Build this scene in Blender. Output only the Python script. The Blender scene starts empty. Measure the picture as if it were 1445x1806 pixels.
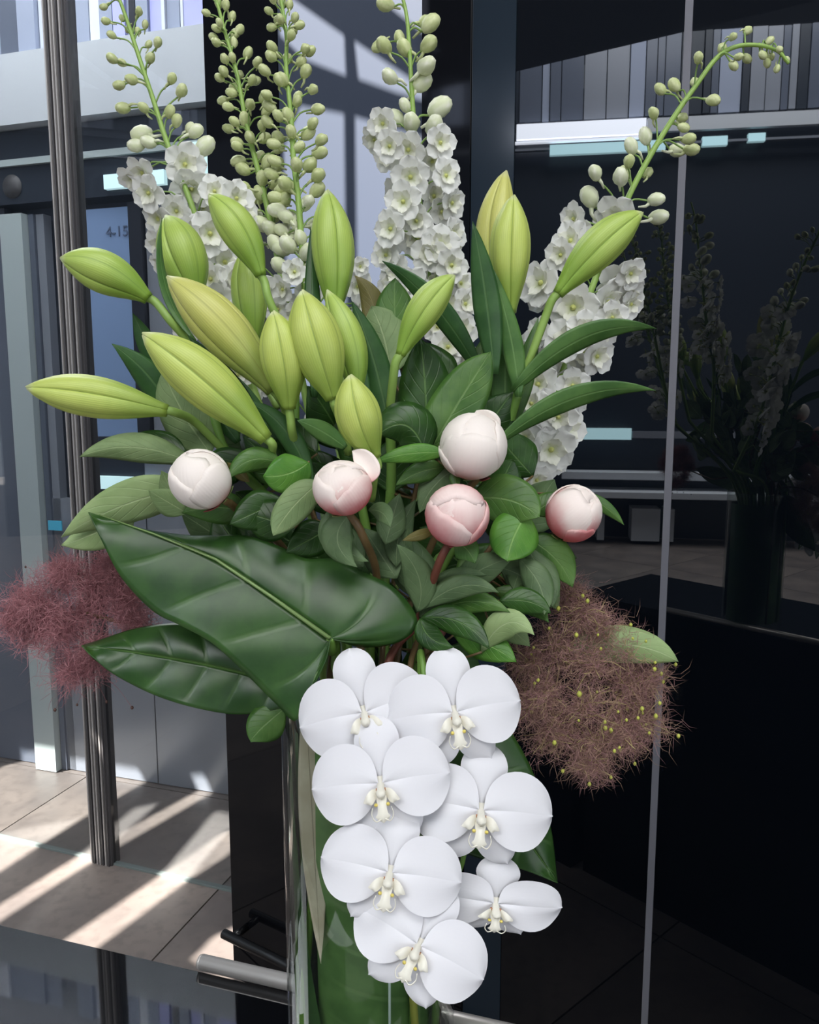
import bpy, math, random
from mathutils import Vector, Matrix, Quaternion, noise
from mathutils.geometry import tessellate_polygon
random.seed(7)
R = math.radians
SC = bpy.context.scene
COL = SC.collection
# ------------------------------------------------------------------ camera
F = 1444.0
PITCH = R(8.0)
CAM = Vector((0, 0, 1.5))
FWD = Vector((0, math.cos(PITCH), -math.sin(PITCH)))
UP = Vector((0, math.sin(PITCH), math.cos(PITCH)))
RIGHT = Vector((1, 0, 0))
cd = bpy.data.cameras.new('camera')
cd.sensor_fit = 'HORIZONTAL'; cd.sensor_width = 36.0; cd.lens = 36.0 * F / 1445.0
cd.clip_start = 0.02
cam = bpy.data.objects.new('camera', cd)
COL.objects.link(cam)
cam.location = CAM
cam.rotation_euler = (R(90) - PITCH, 0, 0)
SC.camera = cam
# ------------------------------------------------------------------ light
w = bpy.data.worlds.new('world'); SC.world = w; w.use_nodes = True
bg = w.node_tree.nodes['Background']
bg.inputs[0].default_value = (0.80, 0.89, 1.0, 1); bg.inputs[1].default_value = 0.9
SUN = Vector((-0.60, -0.40, 0.69)).normalized()          # towards the sun
sl = bpy.data.lights.new('sun', 'SUN'); sl.energy = 26.0; sl.angle = R(0.3); sl.color = (1.0, 0.95, 0.88)
so = bpy.data.objects.new('sun', sl); COL.objects.link(so)
so.rotation_euler = SUN.to_track_quat('Z', 'Y').to_euler(); so.location = (-4, -3, 6)
def area(name, loc, target, sx, sy, power, colr):
    l = bpy.data.lights.new(name, 'AREA'); l.shape = 'RECTANGLE'; l.size = sx; l.size_y = sy
    l.energy = power; l.color = colr
    o = bpy.data.objects.new(name, l); COL.objects.link(o); o.location = loc
    o.rotation_euler = (Vector(loc) - Vector(target)).to_track_quat('Z', 'Y').to_euler()
area('fill_light_right', (2.2, -1.9, 2.0), (0, 0.75, 1.35), 2.2, 2.0, 22, (0.96, 0.98, 1.0))  # unseen soft fill added for the bouquet, no window stands there
area('ceiling_light_behind_viewer', (-0.6, -1.6, 3.6), (0, 0.75, 1.3), 1.7, 1.4, 50, (1.0, 0.99, 0.97))
area('fill_light_above_table', (0.45, -0.25, 3.7), (0, 0.8, 1.3), 1.5, 1.1, 45, (0.96, 0.98, 1.0))  # overhead fill added for the flowers, no fixture behind it
area('lobby_fill_light', (-1.45, 2.75, 3.5), (-1.2, 3.0, 0.0), 2.4, 1.0, 62, (0.95, 0.97, 1.0))  # added fill that brightens the lobby beyond the glass
area('rear_lobby_fill_light', (-3.6, -3.2, 6.2), (-3.6, -3.2, 0.0), 4.0, 4.0, 1500, (0.92, 0.96, 1.0))  # added fill that lifts the rear lobby mirrored in the black glass
vs = SC.view_settings
vs.view_transform = 'Standard'; vs.look = 'None'; vs.exposure = 0.0; vs.gamma = 1.0; vs.use_curve_mapping = False

# ------------------------------------------------------------------ helpers
def ray(px, py):
    return FWD + RIGHT * ((px - 722.5) / F) + UP * ((903.0 - py) / F)
def P(px, py, d):
    return CAM + ray(px, py) * d
def G(px, py, z=0.0):
    r = ray(px, py); t = (z - CAM.z) / r.z
    return CAM + r * t
def hitplane(px, py, p0, n):
    r = ray(px, py)
    return CAM + r * ((p0 - CAM).dot(n) / r.dot(n))

def mesh(name, v, f, uv=None, smooth=True):
    me = bpy.data.meshes.new(name)
    me.from_pydata([tuple(a) for a in v], [], f)
    if uv is not None:
        l = me.uv_layers.new(name='UVMap')
        idx = [0] * len(me.loops); me.loops.foreach_get('vertex_index', idx)
        flat = []
        for i in idx: flat += [uv[i][0], uv[i][1]]
        l.data.foreach_set('uv', flat)
    if smooth: me.polygons.foreach_set('use_smooth', [True] * len(me.polygons))
    me.update()
    return me
def obj(name, me, mat=None, parent=None):
    o = bpy.data.objects.new(name, me); COL.objects.link(o)
    if mat is not None and len(me.materials) == 0:
        for m in (mat if isinstance(mat, (list, tuple)) else [mat]): me.materials.append(m)
    if parent is not None: o.parent = parent
    return o
class Thing:
    def __init__(s, name, loc, label, cat, group=None):
        s.loc = Vector(loc)
        s.o = bpy.data.objects.new(name, None); COL.objects.link(s.o)
        s.o.empty_display_size = 0.03
        s.o.location = s.loc; s.o['label'] = label; s.o['category'] = cat
        if group: s.o['group'] = group
    def part(s, name, v, f, mat, uv=None, parent=None, smooth=True, label=None):
        me = mesh(name, [Vector(a) - s.loc for a in v], f, uv, smooth)
        o = obj(name, me, mat, parent or s.o)
        if label: o['label'] = label
        return o
    def inst(s, name, me, mtx, parent=None):
        o = obj(name, me, None, parent or s.o)
        if parent is None:
            m = mtx.copy(); m.translation = m.translation - s.loc
            o.matrix_local = m
        else: o.matrix_local = mtx
        return o
def box(c, sx, sy, sz, yaw=0.0):
    """box centred at c, x axis rotated by yaw about z"""
    ca, sa = math.cos(yaw), math.sin(yaw); v = []
    for x in (-.5, .5):
        for y in (-.5, .5):
            for z in (-.5, .5):
                X, Y = x * sx, y * sy
                v.append((c[0] + X * ca - Y * sa, c[1] + X * sa + Y * ca, c[2] + z * sz))
    f = [(0, 1, 3, 2), (4, 6, 7, 5), (0, 4, 5, 1), (2, 3, 7, 6), (0, 2, 6, 4), (1, 5, 7, 3)]
    return v, f
def join(*ms):
    V = []; Fs = []
    for v, f in ms:
        k = len(V); V += list(v); Fs += [tuple(i + k for i in q) for q in f]
    return V, Fs
def catmull(pts, n=6):
    pts = [Vector(p) for p in pts]
    if len(pts) < 3: 
        return [pts[0].lerp(pts[-1], i / n) for i in range(n + 1)]
    q = [pts[0] * 2 - pts[1]] + pts + [pts[-1] * 2 - pts[-2]]
    out = []
    for i in range(1, len(q) - 2):
        for k in range(n):
            t = k / n; a, b, c, d = q[i - 1], q[i], q[i + 1], q[i + 2]
            out.append(0.5 * ((2 * b) + (c - a) * t + (2 * a - 5 * b + 4 * c - d) * t * t + (3 * b - a - 3 * c + d) * t ** 3))
    out.append(pts[-1]); return out
def tube(pts, r0, r1=None, n=8, cap=True):
    r1 = r0 if r1 is None else r1
    v = []; f = []; N = len(pts)
    t = (pts[1] - pts[0]).normalized()
    ref = Vector((0, 0, 1)) if abs(t.z) < .9 else Vector((1, 0, 0))
    x = t.cross(ref).normalized()
    for i, p in enumerate(pts):
        a = pts[max(0, i - 1)]; b = pts[min(N - 1, i + 1)]
        t = (b - a).normalized(); x = (x - t * x.dot(t)).normalized(); y = t.cross(x)
        r = r0 + (r1 - r0) * i / (N - 1)
        for k in range(n):
            an = 2 * math.pi * k / n
            v.append(p + x * (r * math.cos(an)) + y * (r * math.sin(an)))
    for i in range(N - 1):
        for k in range(n):
            f.append((i * n + k, i * n + (k + 1) % n, (i + 1) * n + (k + 1) % n, (i + 1) * n + k))
    if cap:
        f.append(tuple(range(n - 1, -1, -1))); f.append(tuple((N - 1) * n + k for k in range(n)))
    return v, f
def lathe(prof, n=24, c=(0, 0, 0)):
    v = []; f = []
    for r, z in prof:
        for k in range(n):
            a = 2 * math.pi * k / n
            v.append(Vector((c[0] + r * math.cos(a), c[1] + r * math.sin(a), c[2] + z)))
    for i in range(len(prof) - 1):
        for k in range(n):
            f.append((i * n + k, i * n + (k + 1) % n, (i + 1) * n + (k + 1) % n, (i + 1) * n + k))
    return v, f
def interp(tab, t):
    for (a, x), (b, y) in zip(tab, tab[1:]):
        if t <= b:
            u = (t - a) / (b - a) if b > a else 0
            u = max(0, min(1, u))
            return x + (y - x) * u
    return tab[-1][1]
def sinterp(tab, t):
    """smooth (catmull) table lookup"""
    n = len(tab)
    for i in range(n - 1):
        if t <= tab[i + 1][0] or i == n - 2:
            a = tab[max(0, i - 1)][1]; b = tab[i][1]; c = tab[i + 1][1]; d = tab[min(n - 1, i + 2)][1]
            u = (t - tab[i][0]) / (tab[i + 1][0] - tab[i][0]); u = max(0, min(1, u))
            return .5 * (2 * b + (c - a) * u + (2 * a - 5 * b + 4 * c - d) * u * u + (3 * b - a - 3 * c + d) * u ** 3)

# ------------------------------------------------------------------ materials
class NT:
    def __init__(s, name):
        s.m = bpy.data.materials.new(name); s.m.use_nodes = True
        s.t = s.m.node_tree; s.N = s.t.nodes; s.b = s.N['Principled BSDF']; s.out = s.N['Material Output']
    def n(s, typ, **kw):
        x = s.N.new(typ)
        for k, v in kw.items(): setattr(x, k, v)
        return x
    def l(s, a, b): s.t.links.new(a, b)
    def math(s, op, a, b=None, c=None):
        x = s.N.new('ShaderNodeMath'); x.operation = op
        for i, q in enumerate((a, b, c)):
            if q is None: continue
            if isinstance(q, (int, float)): x.inputs[i].default_value = q
            else: s.l(q, x.inputs[i])
        return x.outputs[0]
    def noise(s, scale, detail=3, vec=None, coord='Object'):
        x = s.N.new('ShaderNodeTexNoise'); x.inputs['Scale'].default_value = scale; x.inputs['Detail'].default_value = detail
        if vec is None:
            tc = s.N.new('ShaderNodeTexCoord'); vec = tc.outputs[coord]
        s.l(vec, x.inputs['Vector']); return x.outputs[0]
    def mix(s, fac, a, b):
        x = s.N.new('ShaderNodeMix'); x.data_type = 'RGBA'
        if isinstance(fac, (int, float)): x.inputs[0].default_value = fac
        else: s.l(fac, x.inputs[0])
        for i, q in ((6, a), (7, b)):
            if isinstance(q, (tuple, list)): x.inputs[i].default_value = (q[0], q[1], q[2], 1)
            else: s.l(q, x.inputs[i])
        return x.outputs[2]
    def uv(s):
        x = s.N.new('ShaderNodeUVMap'); y = s.N.new('ShaderNodeSeparateXYZ'); s.l(x.outputs[0], y.inputs[0])
        return x.outputs[0], y.outputs[0], y.outputs[1]
    def smooth(s, x, lo, hi):
        y = s.N.new('ShaderNodeMapRange'); y.interpolation_type = 'SMOOTHSTEP'
        s.l(x, y.inputs[0]); y.inputs[1].default_value = lo; y.inputs[2].default_value = hi
        return y.outputs[0]
    def bump(s, h, strength, dist=.001):
        b = s.N.new('ShaderNodeBump'); b.inputs['Strength'].default_value = strength; b.inputs['Distance'].default_value = dist
        s.l(h, b.inputs['Height']); s.l(b.outputs[0], s.b.inputs['Normal'])
    def set(s, col=None, rough=.5, **kw):
        if col is not None:
            if isinstance(col, (tuple, list)): s.b.inputs['Base Color'].default_value = (col[0], col[1], col[2], 1)
            else: s.l(col, s.b.inputs['Base Color'])
        s.b.inputs['Roughness'].default_value = rough
        for k, v in kw.items(): s.b.inputs[k].default_value = v
        return s.m
    def translucent(s, col, fac):
        t = s.N.new('ShaderNodeBsdfTranslucent')
        if isinstance(col, (tuple, list)): t.inputs[0].default_value = (col[0], col[1], col[2], 1)
        else: s.l(col, t.inputs[0])
        mx = s.N.new('ShaderNodeMixShader'); mx.inputs[0].default_value = fac
        s.l(s.b.outputs[0], mx.inputs[1]); s.l(t.outputs[0], mx.inputs[2]); s.l(mx.outputs[0], s.out.inputs[0])
def srgb(r, g, b):
    f = lambda c: (c / 255 / 12.92) if c / 255 <= .04045 else ((c / 255 + .055) / 1.055) ** 2.4
    return (f(r), f(g), f(b))
def plain(name, col, rough=.5, **kw):
    return NT(name).set(col, rough, **kw)
def leafmat(name, c1, c2, vein, rough=.35, K=7, slant=.35, veinw=.035, bump=.35, trans=.12, latfac=.2, spec=.35):
    s = NT(name); uv, u, v = s.uv()
    av = s.math('ABSOLUTE', s.math('MULTIPLY_ADD', v, 2.0, -1.0))
    mid = s.math('SUBTRACT', 1.0, s.smooth(av, veinw * .5, veinw * 1.4))
    ph = s.math('FRACT', s.math('MULTIPLY', s.math('SUBTRACT', u, s.math('MULTIPLY', av, slant)), K))
    lat = s.math('SUBTRACT', 1.0, s.smooth(s.math('ABSOLUTE', s.math('SUBTRACT', ph, .5)), .02, .09))
    lat = s.math('MULTIPLY', lat, s.math('SUBTRACT', 1.0, s.smooth(av, .6, 1.0)))
    nz = s.noise(38, 4)
    base = s.mix(s.smooth(nz, .35, .68), c1, c2)
    veins = s.math('MAXIMUM', mid, s.math('MULTIPLY', lat, latfac))
    col = s.mix(s.math('MULTIPLY', veins, .8), base, vein)
    s.set(col, rough, **{'Specular IOR Level': spec})
    h = s.math('ADD', s.math('MULTIPLY', lat, -.6), s.math('ADD', s.math('MULTIPLY', mid, -.7), s.math('MULTIPLY', nz, .5)))
    s.bump(h, bump, .0012)
    if trans: s.translucent(col, trans)
    return s.m
M = {}
M['leaf_dark'] = leafmat('dark_leaf', srgb(34, 64, 24), srgb(56, 92, 38), srgb(92, 124, 66), .32)
M['leaf_mid'] = leafmat('mid_leaf', srgb(60, 98, 40), srgb(86, 122, 56), srgb(112, 144, 82), .38)
M['leaf_bright'] = leafmat('bright_leaf', srgb(70, 122, 42), srgb(96, 146, 58), srgb(132, 172, 92), .38)
M['leaf_under'] = leafmat('leaf_underside', srgb(112, 136, 88), srgb(134, 156, 106), srgb(160, 178, 130), .55, bump=.5)
M['leaf_pale'] = leafmat('pale_leaf', srgb(140, 164, 108), srgb(158, 180, 124), srgb(178, 196, 146), .5)
M['leaf_grey'] = leafmat('peony_leaf', srgb(76, 100, 64), srgb(98, 122, 82), srgb(126, 146, 106), .5, K=5)
M['leaf_bronze'] = leafmat('bronze_leaf', srgb(96, 92, 44), srgb(112, 104, 56), srgb(130, 120, 72), .4)
M['leaf_big'] = leafmat('large_tropical_leaf', srgb(34, 66, 24), srgb(50, 84, 34), srgb(90, 122, 66), .33, K=6, slant=.10, veinw=.03, latfac=.3, bump=.3, trans=.03, spec=.45)
M['leaf_big_under'] = leafmat('large_leaf_underside', srgb(96, 124, 80), srgb(112, 138, 92), srgb(140, 160, 116), .5)
M['leaf_lily'] = leafmat('lily_leaf', srgb(66, 104, 50), srgb(88, 126, 64), srgb(104, 140, 80), .36, K=0.01, veinw=.07)
M['leaf_lily_dark'] = leafmat('lily_leaf_dark', srgb(46, 82, 42), srgb(62, 100, 52), srgb(80, 114, 66), .36, K=0.01, veinw=.07)
M['leaf_lining'] = leafmat('vase_leaf', srgb(74, 108, 56), srgb(92, 126, 70), srgb(118, 148, 92), .5, K=9, slant=.1, latfac=.35, veinw=.02)
M['leaf_lining_dark'] = leafmat('vase_leaf_dark', srgb(42, 78, 32), srgb(60, 98, 44), srgb(82, 118, 64), .5, K=9, slant=.1, latfac=.3, veinw=.02)
M['stem'] = plain('green_stem', srgb(112, 152, 66), .45)
M['stem_pale'] = plain('pale_stem', srgb(140, 172, 84), .45)
M['stem_brown'] = NT('brown_stem'); M['stem_brown'] = M['stem_brown'].set(M['stem_brown'].mix(M['stem_brown'].noise(60), srgb(92, 70, 44), srgb(116, 96, 58)), .5)
M['stem_red'] = plain('reddish_stem', srgb(112, 62, 48), .5)

def budmat(name, green, yellow, line):
    s = NT(name); uv, u, v = s.uv()
    nz = s.noise(30, 2)
    body = s.mix(s.smooth(s.math('ADD', v, s.math('MULTIPLY', s.math('SUBTRACT', nz, .5), .5)), .1, .62), green, yellow)
    body = s.mix(s.math('MULTIPLY', s.smooth(v, .93, 1.0), .65), body, srgb(226, 228, 184))
    au = s.math('ABSOLUTE', s.math('MULTIPLY_ADD', u, 2.0, -1.0))
    seam = s.math('MAXIMUM', s.smooth(au, .90, .99), s.math('MULTIPLY', s.math('SUBTRACT', 1.0, s.smooth(au, .01, .07)), .55))
    st = s.n('ShaderNodeTexWave'); st.wave_type = 'BANDS'; st.bands_direction = 'X'
    st.inputs['Scale'].default_value = 7; st.inputs['Distortion'].default_value = 1.5; s.l(uv, st.inputs['Vector'])
    col = s.mix(s.math('MULTIPLY', st.outputs[1], .16), s.mix(s.math('MULTIPLY', seam, .75), body, line), line)
    s.set(col, .42)
    s.bump(st.outputs[1], .12, .0008); s.translucent(col, .10)
    return s.m
M['bud_green'] = budmat('lily_bud_green', srgb(142, 178, 70), srgb(178, 202, 98), srgb(112, 146, 58))
M['bud_lime'] = budmat('lily_bud_lime', srgb(154, 182, 78), srgb(198, 212, 108), srgb(124, 150, 66))
M['bud_yellow'] = budmat('lily_bud_yellow', srgb(160, 178, 92), srgb(206, 206, 114), srgb(144, 146, 70))
def petalmat(name, col, rough=.55, trans=.18, bump=.15, vs=24):
    s = NT(name); uv, u, v = s.uv()
    st = s.n('ShaderNodeTexWave'); st.bands_direction = 'Y'; st.inputs['Scale'].default_value = 5; st.inputs['Distortion'].default_value = 2
    s.l(uv, st.inputs['Vector'])
    s.set(col, rough, **{'Specular IOR Level': .3}); s.bump(st.outputs[1], bump, .0006); s.translucent(col, trans)
    return s.m
M['orchid'] = petalmat('orchid_white', srgb(232, 231, 235), .5, .10, .015)
M['orchid_cream'] = petalmat('orchid_cream', srgb(240, 236, 222), .45, .1, .05)
M['orchid_yellow'] = plain('orchid_yellow', srgb(220, 202, 104), .45)
M['orchid_rust'] = plain('orchid_rust', srgb(166, 104, 58), .5)
def gradpetal(name, tip, base, lo, hi, trans=.18):
    s = NT(name); uv, u, v = s.uv()
    col = s.mix(s.smooth(u, lo, hi), base, tip)
    s.set(col, .55, **{'Specular IOR Level': .3}); s.translucent(col, trans); return s.m
M['floret'] = gradpetal('delphinium_white', srgb(240, 240, 236), srgb(204, 218, 168), .02, .34)
M['floret_in'] = gradpetal('delphinium_cream', srgb(236, 236, 222), srgb(206, 214, 158), .05, .6)
M['floret_eye'] = plain('delphinium_eye', srgb(196, 200, 120), .6)
def dbud(name, c1, c2):
    s = NT(name); nz = s.noise(2.2, 2, coord='Generated')
    s.set(s.mix(s.smooth(nz, .35, .65), c1, c2), .55); return s.m
M['dbud_green'] = dbud('green_delphinium_bud', srgb(184, 194, 134), srgb(216, 220, 174))
M['dbud_white'] = dbud('white_delphinium_bud', srgb(212, 218, 180), srgb(240, 240, 222))
M['pedicel'] = plain('delphinium_pedicel', srgb(128, 158, 84), .5)
def peonymat(name, white, pink, lo, hi):
    s = NT(name); uv, u, v = s.uv()
    nz = s.noise(40, 3)
    f = s.smooth(s.math('ADD', v, s.math('MULTIPLY', s.math('SUBTRACT', nz, .5), .38)), lo, hi)
    col = s.mix(f, pink, white)
    s.set(col, .55, **{'Specular IOR Level': .3})
    st = s.n('ShaderNodeTexWave'); st.bands_direction = 'X'; st.inputs['Scale'].default_value = 6; st.inputs['Distortion'].default_value = 2
    s.l(uv, st.inputs['Vector']); s.bump(st.outputs[1], .10, .0008); s.translucent(col, .08); return s.m
M['peony_white'] = peonymat('peony_white', srgb(248, 238, 230), srgb(222, 160, 152), .1, .4)
M['peony_blush'] = peonymat('peony_blush', srgb(248, 234, 226), srgb(208, 98, 104), .24, .74)
M['peony_pink'] = peonymat('peony_pink', srgb(246, 224, 218), srgb(204, 92, 100), .34, .9)
M['sepal'] = plain('peony_sepal', srgb(112, 128, 72), .5)
M['sepal_red'] = plain('peony_sepal_red', srgb(140, 60, 58), .5)
M['smoke_red'] = plain('smoke_red', srgb(156, 102, 108), .8)
M['smoke_red_light'] = plain('smoke_red_light', srgb(178, 126, 130), .8)
M['smoke_brown'] = plain('smoke_brown', srgb(166, 134, 116), .8)
M['smoke_mauve'] = plain('smoke_mauve', srgb(156, 116, 116), .8)
M['smoke_stalk'] = plain('smoke_stalk', srgb(176, 160, 110), .6)
M['seed'] = plain('smoke_seed', srgb(186, 190, 84), .5)
M['seed_dark'] = plain('smoke_seed_dark', srgb(80, 54, 46), .5)
# architecture
M['black_glass'] = plain('black_back_painted_glass', srgb(8, 12, 18), .012, IOR=1.78)
M['black_gloss'] = plain('black_polished_panel', srgb(13, 14, 18), .05, IOR=1.5)
M['slate_gloss'] = plain('slate_blue_strip', srgb(36, 46, 56), .12)
M['pale_panel'] = plain('blue_grey_panel', srgb(58, 66, 82), .55, **{'Specular IOR Level': .25})
M['joint'] = plain('grey_sealant', srgb(118, 118, 126), .6)
M['table'] = plain('black_polished_stone', srgb(12, 13, 16), .03, IOR=1.8)
M['steel'] = plain('brushed_steel', srgb(206, 200, 194), .36, Metallic=.6)
M['dark_steel'] = plain('dark_bronze_metal', srgb(78, 76, 78), .5, Metallic=.1)
M['rib_light'] = plain('bright_metal_rib', srgb(176, 172, 170), .45, Metallic=.2)
M['black_rail'] = plain('black_rail', srgb(12, 12, 14), .3)
def stone():
    s = NT('floor_stone'); nz = s.noise(3.5, 6); n2 = s.noise(30, 4)
    c = s.mix(s.smooth(nz, .3, .7), srgb(104, 97, 94), srgb(128, 118, 112))
    c = s.mix(s.math('MULTIPLY', s.smooth(n2, .45, .7), .35), c, srgb(90, 82, 79))
    return s.set(c, .38)
M['stone'] = stone()
M['grout'] = plain('floor_grout', srgb(78, 72, 70), .7)
M['ceiling'] = plain('ceiling_paint', srgb(104, 112, 126), .8)
M['lobby_grey'] = plain('lobby_grey_panel', srgb(138, 142, 152), .25)
M['lobby_slate'] = plain('lobby_slate_panel', srgb(98, 104, 118), .18)
M['lobby_white'] = plain('lobby_white_bulkhead', srgb(206, 210, 216), .6)
M['lobby_dark'] = plain('lobby_dark_transom', srgb(44, 50, 60), .3)
M['lobby_blue'] = plain('lobby_blue_glass', srgb(140, 164, 204), .12)
M['lobby_pale'] = plain('pale_green_glass_fin', srgb(186, 196, 196), .2)
M['lobby_frame'] = plain('lobby_frame', srgb(40, 42, 50), .3)
M['lilac'] = plain('blind_lilac', srgb(176, 178, 232), .6)
M['blind_grey'] = plain('blind_grey', srgb(150, 158, 178), .6)
M['blind_white'] = plain('blind_white', srgb(214, 218, 230), .6)
M['cyan'] = plain('cyan_card', srgb(90, 200, 236), .5)
M['ink'] = plain('dark_lettering', srgb(92, 106, 134), .5)
def emis(name, col, st):
    s = NT(name); s.set(col, .5); s.b.inputs['Emission Color'].default_value = (*col, 1); s.b.inputs['Emission Strength'].default_value = st; return s.m
M['lamp_white'] = emis('strip_lamp_white', (0.86, .9, 1.0), 7.0)
M['lamp_teal'] = emis('strip_lamp_teal', (0.55, .85, .92), 4.0)
M['lamp_soft'] = emis('strip_lamp_soft', (0.62, .86, .90), .75)
def thin_glass(name, tint, refl_rough=0.0, ior=1.5, gain=1.0):
    s = NT(name); s.N.remove(s.b)
    tr = s.n('ShaderNodeBsdfTransparent'); tr.inputs[0].default_value = (*tint, 1)
    gl = s.n('ShaderNodeBsdfGlossy'); gl.inputs['Roughness'].default_value = refl_rough
    lw = s.n('ShaderNodeLayerWeight'); lw.inputs[0].default_value = .5
    f = s.math('MULTIPLY', s.math('MULTIPLY_ADD', s.math('POWER', lw.outputs['Facing'], 5.0), .96, ((ior - 1) / (ior + 1)) ** 2), gain)
    mx = s.n('ShaderNodeMixShader'); s.l(f, mx.inputs[0]); s.l(tr.outputs[0], mx.inputs[1]); s.l(gl.outputs[0], mx.inputs[2])
    s.l(mx.outputs[0], s.out.inputs[0]); return s.m
M['pane'] = thin_glass('clear_partition_glass', (.93, .945, .95), 0, 1.5, 1.5)
M['pane_edge'] = plain('green_glass_edge', srgb(120, 130, 128), .3)
M['vase_glass'] = thin_glass('vase_glass', (.95, .97, .955), 0, 1.5, .75)

# ------------------------------------------------------------------ setting
ZT = 0.91                                     # table top
VA = P(653, 1500, .705); VA.z = ZT            # vase axis at the table
VR = 0.0733
def structure(name, v, f, mat, parent=None, smooth=False, uv=None):
    o = obj(name, mesh(name, v, f, uv, smooth), mat, parent)
    if parent is None: o['kind'] = 'structure'
    return o
# black glass wall, seen turned 33 degrees
NW = Vector((math.sin(R(33)), math.cos(R(33)), 0)); UW = Vector((NW.y, -NW.x, 0))
W0 = P(653, 1500, .745) + NW * .822; W0.z = 0
def wu(px, py=903): return (hitplane(px, py, W0, NW) - W0).dot(UW)
def wallbox(u0, u1, z0, z1, off=0.0, th=.03):
    c = W0 + UW * ((u0 + u1) / 2) + NW * (off + th / 2); 
    return box((c.x, c.y, (z0 + z1) / 2), u1 - u0, th, z1 - z0, math.atan2(UW.y, UW.x))
CZ = 3.8
ul, ua, ub, uc, ud_, uj = wu(357, 0), wu(491, 200), wu(747, 300), wu(832, 300), wu(908, 300), wu(1208, 200)
wb = structure('wall_back', *wallbox(ul, uj + 2.0, 0, CZ, .032, .12), M['black_gloss'])
def wpart(name, u0, u1, mat, off=0.0, z0=0.0, z1=CZ, lab=None):
    o = structure(name, *wallbox(u0, u1, z0, z1, off), mat, wb)
    if lab: o['label'] = lab
wpart('panel', ul, ua, M['black_gloss'], 0, lab='black polished panel')
wpart('panel', ua + .002, ub - .002, M['pale_panel'], .001, lab='blue grey panel with sun and bar shadows')
wpart('panel', ub, uc - .001, M['black_gloss'], -.006, lab='narrow black panel')
wpart('panel', uc, ud_ - .001, M['slate_gloss'], -.002, lab='slate blue strip')
wpart('glass_panel', ud_, uj - .0065, M['black_glass'])
wpart('glass_panel', uj + .0065, uj + 1.9, M['black_glass'])
wpart('sealant_joint', uj - .006, uj + .006, M['joint'], -.001)

# floor of stone tiles
YA = R(-18)
fl = structure('floor', *box((-1.5, 0, -.026), 26, 26, .03), M['grout'])
tile_me = None
ca, sa = math.cos(YA), math.sin(YA); S = .9
tv, tf = box((0, 0, 0), S - .005, S - .005, .011)
tile_me = mesh('tile', tv, tf, None, False); tile_me.materials.append(M['stone'])
for i in range(-11, 6):
    for j in range(-9, 8):
        x, y = -1.05 + i * S, 2.2 + j * S
        if j > 4: continue
        X = x * ca - (y - 2.2) * sa; Y = x * sa + (y - 2.2) * ca + 2.2
        o = obj('tile', tile_me, None, fl); o.location = (X, Y, -.0055); o.rotation_euler = (0, 0, YA)

# lobby beyond the glass, left
q1, q2 = G(60, 1343), G(265, 1376)
UQ = (q2 - q1).normalized(); NQ = Vector((-UQ.y, UQ.x, 0)); Q0 = q1
def qu(px, py): 
    p = hitplane(px, py, Q0, NQ); return (p - Q0).dot(UQ), p.z
yawQ = math.atan2(UQ.y, UQ.x)
def qbox(x0, x1, y0, y1, xr=250, off=0.0, th=.04, yr=None):
    """panel on the lobby wall covering about these picture columns and rows"""
    ym = yr if yr is not None else (y0 + y1) / 2
    u0 = qu(x0, ym)[0]; u1 = qu(x1, ym)[0]; za = qu(xr, y1)[1]; zb = qu(xr, y0)[1]
    c = Q0 + UQ * ((u0 + u1) / 2) + NQ * (off + th / 2)
    return box((c.x, c.y, (za + zb) / 2), u1 - u0, th, zb - za, yawQ)
uQ0 = qu(-260, 900)[0]; uQ1 = qu(900, 900)[0]
c = Q0 + UQ * ((uQ0 + uQ1) / 2) + NQ * .10
wl = structure('wall_left', *box((c.x, c.y, 1.9), uQ1 - uQ0, .1, 3.8, yawQ), M['lobby_slate'])
def qp(name, *a, mat='lobby_grey', lab=None, **k):
    o = structure(name, *qbox(*a, **k), M[mat], wl)
    if lab: o['label'] = lab
    return o
z_floor_row = 1372
qp('bulkhead', -260, 620, 84, 212, mat='lobby_white', off=-.10, th=.14)
qp('transom', -260, 620, 214, 348, mat='lobby_dark', off=-.05, th=.09)
qp('trim_rail', -260, 620, 268, 280, mat='lobby_pale', off=-.065, th=.02)
qp('strip_lamp', 205, 310, 313, 338, mat='lamp_soft', off=-.07, th=.02)
qp('strip_lamp', 352, 470, 272, 330, mat='lamp_soft', off=-.07, th=.02)
blinds = [(-250, 'blind_grey'), (-180, 'blind_white'), (-110, 'blind_grey'), (-40, 'blind_grey'), (-5, 'lobby_slate'), (30, 'blind_grey'), (62, 'blind_white'), (80, 'blind_grey'), (104, 'lobby_frame'), (128, 'blind_grey'), (152, 'blind_white'), (172, 'blind_grey'), (196, 'lilac'),
          (218, 'blind_grey'), (228, 'lobby_frame'), (240, 'blind_grey'), (262, 'lilac'), (285, 'blind_white'), (292, 'blind_grey'), (316, 'blind_white'), (322, 'lilac'), (372, 'blind_grey'), (420, 'lilac'), (480, 'blind_grey'), (560, 'blind_grey')]
for (a, m_), (b, _) in zip(blinds, blinds[1:]):
    qp('blind', a, b - 1.5, -60, 82, mat=m_, off=.01 * (hash(a) % 3), th=.03, yr=40)
qp('panel', -260, -60, 350, z_floor_row, mat='lobby_slate', off=-.01)
qp('panel', -58, 40, 350, z_floor_row, mat='lobby_slate', off=-.015)
qp('post', 40, 50, 350, z_floor_row, mat='lobby_frame', off=-.03)
qp('glass_fin', 51, 88, 366, z_floor_row, mat='lobby_pale', off=-.06, lab='pale green grey glass fin')
qp('post', 89, 98, 366, z_floor_row, mat='lobby_slate', off=-.03)
qp('panel', 99, 112, 366, z_floor_row, mat='lobby_grey', off=-.02)
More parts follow.
